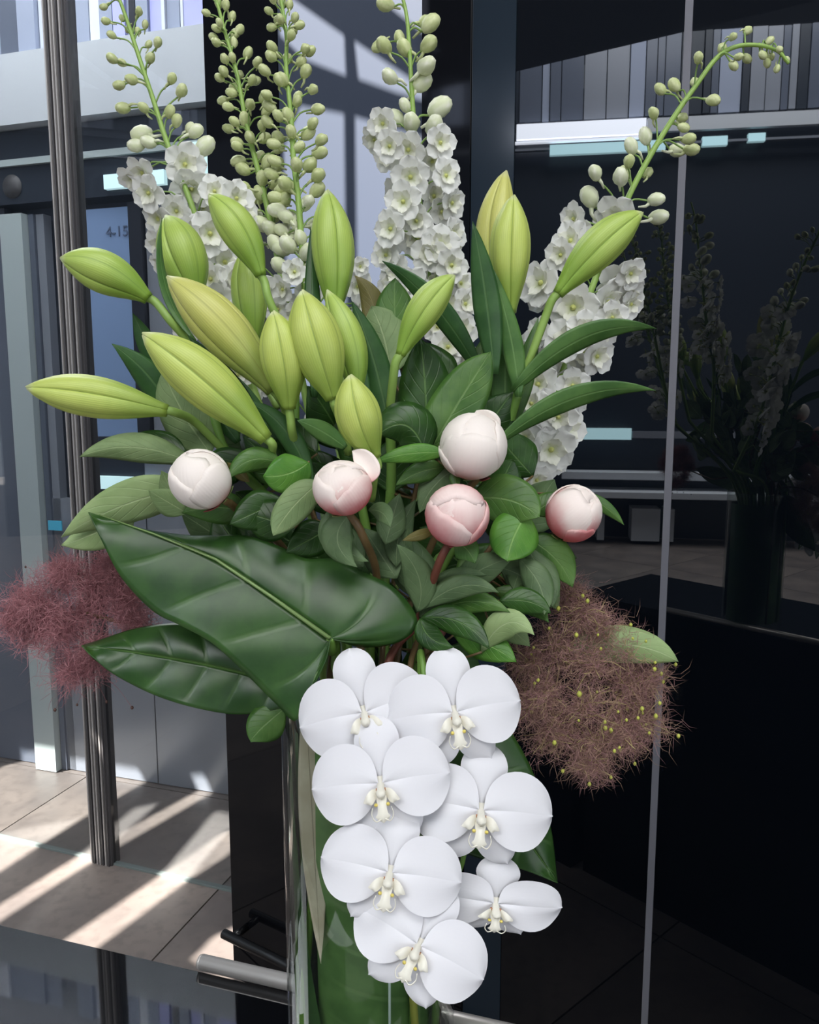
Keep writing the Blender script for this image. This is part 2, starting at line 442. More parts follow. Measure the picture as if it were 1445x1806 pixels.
sg = qp('sign_panel', 142, 240, 366, 770, mat='lobby_blue', off=-.03, yr=480, lab='pale blue glass sign panel')
qp('post', 242, 264, 360, 800, mat='lobby_frame', off=-.04, yr=480)
qp('panel', 266, 400, 350, 800, mat='lobby_grey', off=-.02, yr=480)
qp('panel', 142, 262, 802, 880, mat='lobby_dark', off=-.02, yr=850)
qp('strip_lamp', 180, 292, 840, 862, mat='lamp_soft', off=-.05, th=.03)
qp('panel', 113, 278, 884, z_floor_row, mat='lobby_grey', off=-.02, yr=1250)
qp('panel', 280, 460, 804, z_floor_row, mat='lobby_grey', off=-.02, yr=1250)
qp('panel', 462, 900, 350, z_floor_row, mat='lobby_slate', off=-.02, yr=1250)
qp('cyan_card', 108, 131, 921, 938, mat='cyan', off=-.07, th=.005)
# round dark button on the transom
u_, z_ = qu(40, 335)
cpt = Q0 + UQ * u_ - NQ * .055; cpt.z = z_
bt = [cpt + NQ * .012, cpt + NQ * .001]
structure('round_button', *tube(bt, .042, .042, 24), M['dark_steel'], wl, True)
# lettering 4-15
tcv = bpy.data.curves.new('lettering', 'FONT'); tcv.body = '4-15'; tcv.size = .052; tcv.extrude = .0012; tcv.align_x = 'CENTER'
to = bpy.data.objects.new('lettering_tmp', tcv); COL.objects.link(to)
dg = bpy.context.evaluated_depsgraph_get(); tme = bpy.data.meshes.new_from_object(to.evaluated_get(dg)); bpy.data.objects.remove(to)
tme.materials.clear(); tme.materials.append(M['ink']); tme.name = 'lettering'
lo = obj('lettering', tme, None, wl)
u_, z_ = qu(217, 420); tp = Q0 + UQ * u_ - NQ * .0325; tp.z = z_
lo.matrix_local = Matrix.Translation(tp) @ Matrix.Rotation(yawQ, 4, 'Z') @ Matrix.Rotation(R(90), 4, 'X')

# clear glass partition on the floor, with fluted mullion
g1, g2 = G(0, 1478), G(395, 1570)
UG = (g2 - g1).normalized(); NG = Vector((-UG.y, UG.x, 0)); yawG = math.atan2(UG.y, UG.x)
def gu(px, py): return (hitplane(px, py, g1, NG) - g1).dot(UG)
def gbox(u0, u1, z0, z1, off=0, th=.012):
    c = g1 + UG * ((u0 + u1) / 2) + NG * (off + th / 2)
    return box((c.x, c.y, (z0 + z1) / 2), u1 - u0, th, z1 - z0, yawG)
gm0, gm1 = gu(108, 500), gu(146, 500)
win = structure('window_1', *gbox(gm1, gm1 + 1.15, .004, CZ - .02), M['pane'])
win['label'] = 'clear glass pane right of the fluted mullion'
win2 = structure('window_2', *gbox(gm0 - 1.3, gm0, .004, CZ - .02), M['pane'])
structure('glass_edge', *gbox(gm1, gm1 + 1.15, 0, .006, -.003, .018), M['pane_edge'], win)
structure('glass_edge', *gbox(gm0 - 1.3, gm0, 0, .006, -.003, .018), M['pane_edge'], win2)
mul = structure('trim_1', *gbox(gm0, gm1, 0, CZ - .02, -.01, .04), M['dark_steel'])
nr = 7
for i in range(nr):
    a = gm0 + (gm1 - gm0) * (i + .15) / nr; b = gm0 + (gm1 - gm0) * (i + .55) / nr
    structure('rib', *gbox(a, b, 0, CZ - .02, -.017, .008), M['rib_light'] if i in (0, 2, 3, 5) else M['dark_steel'], mul)

# unseen ceiling slab, its openings shaped to throw the sun patches
def up(p, z=CZ):
    t = (z - p.z) / SUN.z; q = p + SUN * t; return Vector((q.x, q.y))
holes = []
def floorhole(pts): holes.append([up(G(x, y)) for x, y in pts])
floorhole([(-14, 1362), (10, 1350), (62, 1338), (268, 1372), (160, 1434), (62, 1496), (0, 1537), (-14, 1546)])
floorhole([(0, 1596), (130, 1515), (366, 1386), (392, 1388), (150, 1527), (0, 1624), (-14, 1634), (-14, 1606)])
floorhole([(120, 1655), (275, 1550), (395, 1468), (420, 1452), (420, 1492), (395, 1512), (320, 1560), (175, 1668), (150, 1690), (90, 1676)])
floorhole([(340, 1690), (378, 1652), (420, 1632), (440, 1700), (400, 1730)])
def wallhole(pts): holes.append([up(hitplane(x, y, W0, NW)) for x, y in pts])
wallhole([(680, -60), (760, -60), (760, 64), (752, 62), (664, -8)])
wallhole([(505, -10), (606, 62), (609, 132), (538, 104), (492, 60)])
wallhole([(624, 74), (756, 178), (756, 172), (640, 60)][:0] or [(625, 72), (756, 160), (756, 178), (700, 162), (632, 138)])
wallhole([(530, 186), (606, 200), (612, 700), (510, 700), (500, 260)])
wallhole([(626, 205), (756, 245), (756, 700), (632, 700)])
# upper openings shaped for mirrored sun stripes on the floor behind the viewer
def mirror(p): return p - NW * (2 * (p - W0).dot(NW))
rholes = []
def reflhole(pts): rholes.append([up(mirror(G(x, y)), 6.5) for x, y in pts])
reflhole([(1010, 1000), (1040, 985), (1108, 983), (1060, 1016), (1020, 1050), (1000, 1050)])
reflhole([(1130, 990), (1150, 984), (1172, 992), (1160, 1002), (1135, 1000)])
reflhole([(1105, 1015), (1138, 1012), (1110, 1038), (1085, 1044)])
reflhole([(1200, 945), (1225, 945), (1205, 975), (1185, 975)])
reflhole([(1235, 950), (1262, 950), (1250, 960), (1232, 960)])
def slab_corner(d, u): q = W0 - NW * d + UW * u; return Vector((q.x, q.y))
outer = [slab_corner(4.25, -12), slab_corner(4.25, 12), slab_corner(-6, 12), slab_corner(-6, -12)]
def area2(p): return sum(a.x * b.y - b.x * a.y for a, b in zip(p, p[1:] + p[:1]))
def hull(pts, grow=.12):
    ps = sorted({(round(p.x, 4), round(p.y, 4)) for p in pts})
    def half(ps):
        o = []
        for p in ps:
            while len(o) > 1 and (o[-1][0] - o[-2][0]) * (p[1] - o[-2][1]) - (o[-1][1] - o[-2][1]) * (p[0] - o[-2][0]) <= 0: o.pop()
            o.append(p)
        return o[:-1]
    h = [Vector(p) for p in half(ps) + half(ps[::-1])]
    c = sum(h, Vector((0, 0))) / len(h)
    return [p + (p - c).normalized() * grow for p in h]
def slab(name, outer, holes, z):
    loops = [outer] + [h if area2(h) < 0 else h[::-1] for h in holes]
    flat = [p for l in loops for p in l]
    tris = tessellate_polygon([[Vector((p.x, p.y, 0)) for p in l] for l in loops])
    return structure(name, [(p.x, p.y, z) for p in flat], [tuple(t) for t in tris], M['ceiling'])
cl = slab('ceiling', outer, holes, CZ)
RZ = 6.5
slab('ceiling', [slab_corner(17, -16), slab_corner(17, 16), slab_corner(1.5, 16), slab_corner(1.5, -16)], rholes + [hull([up(Vector((p.x, p.y, CZ)), RZ) for h in hs for p in h]) for hs in (holes[:4], holes[4:])], RZ)  # unseen upper roof added to block the sun except through shaped openings

# lobby behind the viewer, seen mirrored in the black glass
VN = Vector((math.sin(R(9)), math.cos(R(9)), 0)); V0 = Vector((0, 9.0, 0)).copy()
VUm = Vector((VN.y, -VN.x, 0))
def vpt(px, py): return hitplane(px, py, V0, VN)
MN = NW; 
def rbox(x0, x1, y0, y1, xr=1150, depth=.06, near=0.0):
    ym = (y0 + y1) / 2; a = vpt(x0, ym); b = vpt(x1, ym); zt = vpt(xr, y0).z; zb = max(0, vpt(xr, y1).z)
    A = mirror(Vector((a.x, a.y, 0))); B = mirror(Vector((b.x, b.y, 0)))
    d = (B - A); L = d.length; yaw = math.atan2(d.y, d.x)
    nn = VN - NW * (2 * VN.dot(NW))          # away from the viewer in the mirrored world
    c = (A + B) / 2 + nn * (depth / 2 - near)
    return box((c.x, c.y, (zb + zt) / 2), L, depth, zt - zb, yaw)
wr = structure('wall_rear', *rbox(500, 2300, 215, 1000, depth=.2, near=-.1), M['lobby_dark'])
def rp(name, *a, mat='lobby_grey', **k): return structure(name, *rbox(*a, **k), M[mat], wr)
random.seed(3)
x = 600
while x < 2200:
    wd = random.choice([14, 20, 28, 40]); rp('blind', x, x + wd - 2, 60, 205, mat=random.choice(['blind_grey', 'lobby_slate', 'lobby_slate', 'lobby_dark', 'lobby_grey']), near=.02 * random.random(), depth=.1)
    x += wd
rp('light_trough', 912, 1138, 213, 240, mat='lamp_white', near=.1)
rp('light_trough', 905, 1138, 244, 247, mat='lamp_white', near=.1)
rp('bulkhead_ledge', 1140, 2200, 214, 238, mat='lobby_white', near=.1)
rp('bulkhead_ledge', 600, 2200, 256, 260, mat='lobby_grey', near=.08)
rp('strip_lamp', 970, 1172, 252, 270, mat='lamp_teal', near=.09)
rp('strip_lamp', 1236, 1280, 250, 266, mat='lamp_teal', near=.09)
rp('strip_lamp', 1316, 1346, 248, 262, mat='lamp_teal', near=.09)
rp('strip_lamp', 1000, 1112, 755, 775, mat='lamp_teal', near=.12)
rp('pale_board', 1114, 1300, 760, 772, mat='lobby_grey', near=.12)
rp('pale_board', 990, 1420, 830, 842, mat='lobby_white', near=.3, depth=.3)  # added white board standing for a sun stripe on the mirrored floor
rp('pale_board', 990, 1420, 860, 870, mat='lobby_white', near=.5, depth=.5)  # second added board, its white in place of a sun stripe
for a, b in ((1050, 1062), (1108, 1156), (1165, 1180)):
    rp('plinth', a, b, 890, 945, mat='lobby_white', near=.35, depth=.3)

# ------------------------------------------------------------------ table, rail
e1, e2 = G(0, 1632, ZT), G(360, 1716, ZT)
UT = (e2 - e1).normalized(); NTt = Vector((-UT.y, UT.x, 0)); yawT = math.atan2(UT.y, UT.x)
DT = .40; LT = 1.3
tcen = e1 + UT * .60 - NTt * (DT / 2)
tb = Thing('console_table', (tcen.x, tcen.y, 0), 'black polished stone console table carrying the glass vase', 'table')
tb.part('tabletop', *box((tcen.x, tcen.y, ZT - .02), LT, DT, .04, yawT), M['table'], smooth=False)
tb.part('body', *box((tcen.x, tcen.y, (ZT - .041) / 2), LT - .06, DT - .06, ZT - .041, yawT), M['black_gloss'], smooth=False)
pc = e1 + UT * -.385 - NTt * (DT / 2)
tb.part('mirror_dark_block', *box((pc.x, pc.y, .37), .66, DT - .02, .74, yawT), M['black_gloss'], smooth=False)  # unseen block added to keep the mirrored area beside the table black
ra = G(357, 1709, ZT); ra.z = ZT + .0078
rb_ = ra + UT * .62
rl = Thing('steel_rail', ra, 'round brushed steel rail lying along the rear table edge behind the vase', 'rail')
rl.part('bar', *tube([ra, ra.lerp(rb_, .5), rb_], .0078, .0078, 20), M['steel'])
rl.part('end_cap', *tube([ra - UT * .003, ra], .0070, .0078, 20), M['steel'])
hA = hitplane(420, 1628, W0, NW) - NW * .05; hB = hA + UW * .75
hr = Thing('black_handrail', (hA.x, hA.y, hA.z), 'dark handrail fixed low on the black wall panel left of the vase', 'handrail')
hr.part('bar', *tube([hA, hA.lerp(hB, .5), hB], .012, .012, 14), M['black_rail'])
for q in (.03, .72):
    p_ = hA + UW * q; hr.part('bracket', *tube([p_, p_ + NW * .0495], .009, .009, 10), M['black_rail'])

# ------------------------------------------------------------------ vase
VTOP = hitplane(653, 1178, VA, FWD).z
vase = Thing('glass_vase', VA, 'tall clear glass cylinder vase holding the whole flower arrangement', 'vase')
H = VTOP - ZT
prof = [(0.001, 0.0005), (VR - .003, .0005), (VR, .004), (VR, H - .003), (VR - .0018, H), (VR - .0036, H - .003), (VR - .004, .016), (VR - .012, .012), (.001, .012)]
vase.part('glass_body', *lathe(prof, 64, VA), M['vase_glass'])
def lining(a0, a1, z0, z1, r, n=40, m=24, edge=None):
    v = []; f = []; uv = []
    for i in range(n + 1):
        for j in range(m + 1):
            t = j / m; s = i / n
            a = a0 + (a1 - a0) * s
            if edge: a = a0 + (a1 - edge(t) - a0) * s
            z = z0 + (z1 - z0) * t
            rr = r + .0012 * math.sin(6 * s + 3 * t)
            v.append(Vector((VA.x + rr * math.cos(a), VA.y + rr * math.sin(a), z))); uv.append((t, s))
    for i in range(n):
        for j in range(m):
            k = i * (m + 1) + j; f.append((k, k + m + 1, k + m + 2, k + 1))
    return v, f, uv
ln = Thing('rolled_leaf', (VA.x, VA.y, ZT + .013), 'broad green leaf rolled inside the glass vase as a lining', 'leaf')
v, f, uv = lining(R(228), R(400), ZT + .014, VTOP - .03, .0605)
ln.part('blade', v, f, M['leaf_lining'], uv)
ln2 = Thing('rolled_leaf', (VA.x - .01, VA.y, ZT + .013), 'darker leaf curling along the left inside of the glass vase', 'leaf')
v, f, uv = lining(R(140), R(262), ZT + .014, VTOP - .05, .0665, edge=lambda t: R(10 + 52 * t ** .8))
ln2.part('blade', v, f, M['leaf_lining_dark'], uv)
ln3 = Thing('rolled_leaf', (VA.x, VA.y + .01, ZT + .013), 'green leaf lining the far inside of the glass vase', 'leaf')
v, f, uv = lining(R(20), R(205), ZT + .014, VTOP - .03, .0615)
ln3.part('blade', v, f, M['leaf_lining_dark'], uv)

# ------------------------------------------------------------------ plant builders
DRY = None
def vin(dx, dy, z): return Vector((VA.x + dx, VA.y + dy, z))
NECKZ = VTOP - .005
SHAPES = {
 'ovate': [(0, .05), (.06, .30), (.15, .66), (.3, .95), (.42, 1.0), (.6, .88), (.75, .64), (.88, .34), (.95, .14), (1, .0)],
 'broad': [(0, .05), (.05, .40), (.15, .78), (.3, .98), (.45, 1.0), (.62, .92), (.78, .72), (.9, .42), (.96, .18), (1, .0)],
 'lance': [(0, .30), (.1, .55), (.25, .85), (.42, 1.0), (.6, .9), (.75, .66), (.88, .36), (.95, .16), (1, .0)],
}
def leafgeo(base, tip, hw, bow=(0, 0), arch=0.0, fold=.25, roll=0.0, shape='ovate', twist=0.0, wav=.04, n=16, m=4, flip=False):
    bx, by, bd = base; tx, ty, td = tip
    B = P(bx, by, bd); T = P(tx, ty, td)
    C = P((bx + tx) / 2 + 2 * bow[0], (by + ty) / 2 + 2 * bow[1], (bd + td) / 2 + 2 * arch)
    v = []; uv = []; f = []
    ph = random.random() * 6
    W = hw * (bd + td) / 2 / F
    for i in range(n + 1):
        t = i / n
        c = B * ((1 - t) ** 2) + C * (2 * t * (1 - t)) + T * t * t
        tg = ((C - B) * (2 * (1 - t)) + (T - C) * (2 * t)).normalized()
        nn = (CAM - c); nn = (nn - tg * nn.dot(tg)).normalized()
        nn = Quaternion(tg, R(roll + twist * (t - .5))) @ nn
        sd = tg.cross(nn)
        wd = W * sinterp(SHAPES[shape], t)
        wd = max(wd, W * .004)
        for j in range(-m, m + 1):
            q = j / m
            h = -fold * wd * abs(q) ** 1.4 + wav * W * math.sin(ph + 9 * t + (2 if q > 0 else 0)) * q * q
            v.append(c + sd * (wd * q) + nn * h); uv.append((t, .5 + .5 * q))
    k = 2 * m + 1
    for i in range(n):
        for j in range(2 * m):
            a = i * k + j
            f.append((a, a + k, a + k + 1, a + 1) if flip else (a, a + 1, a + k + 1, a + k))
    return v, f, uv
def solid(o, th=.0006):
    md = o.modifiers.new('thickness', 'SOLIDIFY'); md.thickness = th; md.offset = -1
    if len(o.data.materials) > 1: md.material_offset = 1; md.material_offset_rim = 0
    return o
def face_viewer(v, f):
    """turn the upper side of a blade to the side the photograph shows"""
    tot = 0
    for q in f:
        a, b, c = v[q[0]], v[q[1]], v[q[2]]
        tot += (b - a).cross(c - a).dot(CAM - a)
    return f if tot > 0 else [q[::-1] for q in f]
UND = {'leaf_dark': 'leaf_under', 'leaf_mid': 'leaf_under', 'leaf_bright': 'leaf_under', 'leaf_under': 'leaf_mid', 'leaf_pale': 'leaf_mid',
       'leaf_grey': 'leaf_under', 'leaf_bronze': 'leaf_under', 'leaf_lily': 'leaf_mid', 'leaf_lily_dark': 'leaf_mid'}
def leaf(T, base, tip, hw, mat='leaf_mid', name='leaf', parent=None, **k):
    v, f, uv = leafgeo(base, tip, hw, **k)
    f = face_viewer(v, f)
    o = T.part(name, v, f, [M[mat], M[UND[mat]]], uv, parent)
    return solid(o)
def stalk(T, pts, r0, r1=None, mat='stem', name='stem', n=8, parent=None, sm=6):
    return T.part(name, *tube(catmull(pts, sm), r0, r1, n), M[mat], parent=parent)

streak = Thing('reflected_streak', (VA.x - .05, VA.y - .02, ZT + .013), 'pale straw coloured leaf strip tapering down inside the left of the vase', 'leaf')
M['straw'] = leafmat('beige_streak', srgb(176, 166, 144), srgb(196, 188, 168), srgb(140, 132, 112), .5, K=.01, bump=.6)  # beige colours paint a reflection in the vase glass onto an added strip
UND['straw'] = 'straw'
leaf(streak, (540, 1240, .665), (566, 1700, .652), 24, 'straw', name='blade', shape='lance', fold=.1)
# --- lilies
LPROF = [(0, .30), (.06, .38), (.15, .55), (.28, .78), (.42, .95), (.55, 1.0), (.68, .94), (.8, .76), (.9, .50), (.96, .28), (1, .07)]
def lily_bud(T, base, tip, hw, mat, bow=(0, 0), spin=0.0):
    B = P(*base); Tt = P(*tip)
    C = P((base[0] + tip[0]) / 2 + 2 * bow[0], (base[1] + tip[1]) / 2 + 2 * bow[1], (base[2] + tip[2]) / 2)
    W = hw * (base[2] + tip[2]) / 2 / F
    ax = (Tt - B).normalized(); nn = (CAM - B); nn = (nn - ax * nn.dot(ax)).normalized()
    n = 22
    def pt(t, a, k):
        c = B * ((1 - t) ** 2) + C * (2 * t * (1 - t)) + Tt * t * t
        tg = ((C - B) * (2 * (1 - t)) + (Tt - C) * (2 * t)).normalized()
        x = (nn - tg * nn.dot(tg)).normalized(); y = tg.cross(x)
        r = W * sinterp(LPROF, t) * k
        return c + x * (r * math.cos(a)) + y * (r * math.sin(a))
    # core shows in the seams
    v = []; f = []; uv = []
    for i in range(n + 1):
        for j in range(18):
            v.append(pt(i / n, 2 * math.pi * j / 18, .93)); uv.append((.99, i / n))
    for i in range(n):
        for j in range(18): f.append((i * 18 + j, i * 18 + (j + 1) % 18, (i + 1) * 18 + (j + 1) % 18, (i + 1) * 18 + j))
    f.append(tuple(range(17, -1, -1)))
    core = T.part('bud', v, f, M[mat], uv)
    for k in range(3):
        v = []; f = []; uv = []; m = 12
        for i in range(n + 1):
            t = i / n
            for j in range(m + 1):
                s = j / m * 2 - 1
                a = R(spin + 120 * k) + R(63) * s
                g = 1.05 - .15 * abs(s) ** 4 - .035 * math.exp(-(s / .12) ** 2) + .03 * math.exp(-((abs(s) - .3) / .2) ** 2)
                g += .10 * max(0, (t - .9) * 10) * (1 - abs(s))
                v.append(pt(t if t < 1 else 1.0 + .012 * (1 if k == 0 else .3), a, g)); uv.append((j / m, t))
        for i in range(n):
            for j in range(m):
                a = i * (m + 1) + j; f.append((a, a + 1, a + m + 2, a + m + 1))
        o = T.part('tepal', v, f, M[mat], uv, core)
        md = o.modifiers.new('thickness', 'SOLIDIFY'); md.thickness = .0007; md.offset = -1
    return core
def lily(label, buds, fork, neck, leaves=()):
    """buds: (base, tip, halfwidth, material, bow, spin); fork: list of stem points from the fork downwards"""
    T = Thing('lily_stem', vin(neck[0] * .6, neck[1] * .6, ZT + .014), label, 'lily', 'lily stems in bud')
    pts = [P(*p) for p in fork] + [vin(neck[0], neck[1], NECKZ), vin(neck[0] * .6, neck[1] * .6, ZT + .014)]
    stalk(T, pts, .0042, .0046, 'stem')
    for (b, t, hw, mt, bow, spin, via) in buds:
        lily_bud(T, b, t, hw, mt, bow, spin)
        B = P(*b); ax = (B - P(*t)).normalized()
        pp = [B + ax * -.004, B + ax * .006] + [P(*q) for q in via]
        if len(pp) == 2: pp.append(P(*fork[0]))
        stalk(T, pp, .0036, .0036, 'stem_pale', 'pedicel')
    for L in leaves: leaf(T, *L[:4], **L[4])
    return T
lily('lily stem leaning far left with four long buds, two lying level',
     [((262, 527, .70), (108, 456, .68), 36, 'bud_green', (4, -10), 20, [(300, 565, .70), (335, 610, .71), (370, 700, .71)]),
      ((296, 725, .67), (48, 684, .65), 35, 'bud_lime', (0, -3), 70, [(345, 745, .69), (400, 800, .71)]),
      ((470, 775, .645), (253, 590, .62), 43, 'bud_lime', (4, -6), 60, [(480, 805, .66), (490, 850, .69)]),
      ((482, 690, .67), (297, 490, .655), 42, 'bud_yellow', (8, -6), 10, [(505, 730, .69), (510, 800, .70)])],
     [(370, 700, .71), (400, 800, .71), (490, 900, .72), (580, 1050, .735)], (-.03, -.01),
     [((345, 600, .70), (286, 384, .70), 11, 'leaf_lily', dict(bow=(-24, 10), shape='lance', roll=40)),
      ((310, 745, .72), (197, 606, .70), 26, 'leaf_lily_dark', dict(shape='lance', bow=(12, -8))),
      ((285, 660, .73), (234, 552, .72), 18, 'leaf_lily_dark', dict(shape='lance')),
      ((450, 720, .69), (330, 590, .69), 16, 'leaf_lily_dark', dict(shape='lance')),
      ((550, 860, .67), (432, 706, .655), 20, 'leaf_lily_dark', dict(shape='lance', bow=(14, -22)))])
lily('lily stem left of centre with four upright green buds fanning upward',
     [((346, 528, .76), (293, 382, .76), 41, 'bud_green', (6, 0), 30, [(360, 570, .76), (420, 700, .75)]),
      ((460, 487, .71), (369, 344, .70), 32, 'bud_green', (8, -6), 80, [(475, 530, .71), (505, 600, .72), (520, 680, .73)]),
      ((448, 610, .76), (434, 436, .76), 30, 'bud_green', (0, 0), 15, [(455, 650, .76), (490, 720, .75)]),
      ((510, 722, .655), (482, 550, .64), 37, 'bud_lime', (4, 0), 60, [(515, 760, .66), (524, 800, .68)])],
     [(520, 690, .735), (524, 800, .74), (560, 950, .74)], (-.015, 0.01),
     [((555, 700, .74), (548, 400, .76), 16, 'leaf_lily_dark', dict(shape='lance')),
      ((420, 780, .72), (330, 655, .72), 20, 'leaf_lily_dark', dict(shape='lance')),
      ((480, 800, .73), (415, 660, .73), 22, 'leaf_lily_dark', dict(shape='lance'))])
lily('lily stem at centre with four fat buds, the lowest cracking at its tip',
     [((588, 705, .65), (533, 514, .64), 44, 'bud_lime', (0, 4), 60, [(600, 740, .67), (615, 800, .69)]),
      ((628, 700, .69), (578, 514, .69), 30, 'bud_green', (14, 4), 20, [(635, 740, .70), (630, 800, .71)]),
      ((590, 555, .75), (577, 337, .75), 36, 'bud_green', (4, 0), 75, [(596, 600, .75), (610, 720, .74)]),
      ((662, 808, .615), (618, 662, .60), 38, 'bud_lime', (-6, 4), 58, [(661, 830, .62), (655, 880, .65)])],
     [(610, 720, .74), (630, 850, .72), (655, 1000, .73)], (0, .01),
     [((690, 780, .70), (620, 530, .70), 26, 'leaf_lily_dark', dict(shape='lance', bow=(6, -14))),
      ((610, 790, .66), (524, 741, .65), 18, 'leaf_lily', dict(shape='lance', bow=(0, -6)))])
lily('lily stem right of centre with one slim green bud tilted right',
     [((706, 627, .66), (801, 486, .655), 28, 'bud_green', (-6, -8), 60, [(694, 665, .665), (688, 720, .68)])],
     [(688, 720, .68), (690, 850, .70), (680, 1000, .72)], (.012, 0),
     [((850, 665, .72), (674, 460, .71), 22, 'leaf_lily_dark', dict(shape='lance', bow=(6, -22), roll=-20)),
      ((640, 800, .69), (640, 620, .69), 16, 'leaf_lily_dark', dict(shape='lance'))])
lily('lily stem behind the top peony with two tall yellow green buds side by side',
     [((884, 552, .76), (892, 304, .76), 34, 'bud_yellow', (-14, 0), 40, [(885, 600, .76), (880, 690, .75)]),
      ((900, 553, .72), (906, 346, .71), 34, 'bud_lime', (-4, 0), 65, [(888, 590, .725), (880, 690, .74)])],
     [(880, 690, .745), (860, 800, .74), (790, 950, .735), (730, 1080, .73)], (.035, .02),
     [((872, 660, .70), (834, 390, .69), 25, 'leaf_lily_dark', dict(shape='lance', bow=(4, -4))),
      ((915, 700, .70), (868, 470, .70), 19, 'leaf_lily', dict(shape='lance', bow=(10, 10))),
      ((890, 800, .72), (893, 560, .72), 24, 'leaf_lily', dict(shape='lance'))])
lily('lily stem leaning right with one bud and two long arching leaves',
     [((984, 519, .69), (1132, 375, .68), 33, 'bud_green', (-4, -8), 62, [(962, 560, .695), (940, 620, .70), (915, 690, .71)])],
     [(915, 690, .71), (890, 770, .72), (820, 930, .73), (740, 1080, .73)], (.04, 0),
     [((905, 690, .70), (1158, 580, .68), 23, 'leaf_lily', dict(shape='lance', bow=(0, -40), roll=25)),
      ((880, 780, .695), (1157, 689, .68), 22, 'leaf_lily', dict(shape='lance', bow=(0, -34), roll=25)),
      ((900, 760, .72), (950, 560, .73), 20, 'leaf_mid', dict(shape='lance'))])

# --- delphiniums
def patch(outline_w, L, cup, n=6, m=3, back=.0, ruf=.05):
    v = []; f = []; uv = []
    for i in range(n + 1):
        t = i / n
        wd = sinterp(outline_w, t)
        for j in range(-m, m + 1):
            q = j / m
            v.append(Vector((L * t, wd * q, cup * t * t + .12 * (wd * q) ** 2 * 4 - back * t + ruf * math.sin(7 * q + 5 * t) * t)))
            uv.append((t, .5 + .5 * q))
    k = 2 * m + 1
    for i in range(n):
        for j in range(2 * m):
            a = i * k + j; f.append((a, a + k, a + k + 1, a + 1))
    return v, f, uv
def rotz(v, a): return [Matrix.Rotation(a, 3, 'Z') @ p for p in v]
sep_v, sep_f, sep_uv = patch([(0, .10), (.2, .26), (.45, .42), (.7, .46), (.88, .34), (.97, .16), (1, .03)], 1.0, .16)
SEPALS = []
for k in range(5):
    me = mesh('sepal', [p + Vector((0, 0, .02 * (k % 2))) for p in rotz([Vector((p.x, p.y * (1 + .08 * math.sin(k * 3)), p.z + .1 * math.sin(2.3 * k) * p.x)) for p in sep_v], k * 2 * math.pi / 5)], sep_f, sep_uv)
    me.materials.append(M['floret']); SEPALS.append(me)
iv, if_, iuv = [], [], []
pv, pf, puv = patch([(0, .08), (.3, .22), (.6, .26), (.85, .18), (1, .03)], .55, .34, 5, 2)
for k in range(5):
    b = len(iv); iv += [p + Vector((0, 0, .05)) for p in rotz(pv, (k + .5) * 2 * math.pi / 5)]; if_ += [tuple(i + b for i in q) for q in pf]; iuv += puv
INNER = mesh('inner_petals', iv, if_, iuv); INNER.materials.append(M['floret_in'])
ev, ef = lathe([(.001, -.12), (.09, -.10), (.12, .0), (.10, .12), (.001, .2)], 8)
sv, sf = tube([Vector((0, 0, -.05)), Vector((-.02, .05, -.4)), Vector((-.05, .2, -.75))], .09, .03, 6)
EYE = mesh('floret', *join((ev, ef), (sv, sf))); EYE.materials.append(M['floret_eye'])
def budmesh(mat):
    bv, bf = lathe([(.001, -1.0), (.35, -.9), (.72, -.5), (.86, 0), (.74, .5), (.42, .88), (.001, 1.0)], 10)
    for p in bv:
        a = math.atan2(p.y, p.x); p.x *= 1 + .07 * math.cos(5 * a); p.y *= 1 + .07 * math.cos(5 * a)
    sv, sf = tube([Vector((.3, 0, -.6)), Vector((.75, 0, -1.1)), Vector((.7, 0, -1.9))], .26, .12, 6)
    me = mesh('bud', *join((bv, bf), (sv, sf))); me.materials.append(mat); return me
BUDG, BUDW = budmesh(M['dbud_green']), budmesh(M['dbud_white'])
def nearest(path, p):
    return min(range(len(path)), key=lambda i: (path[i] - p).length)
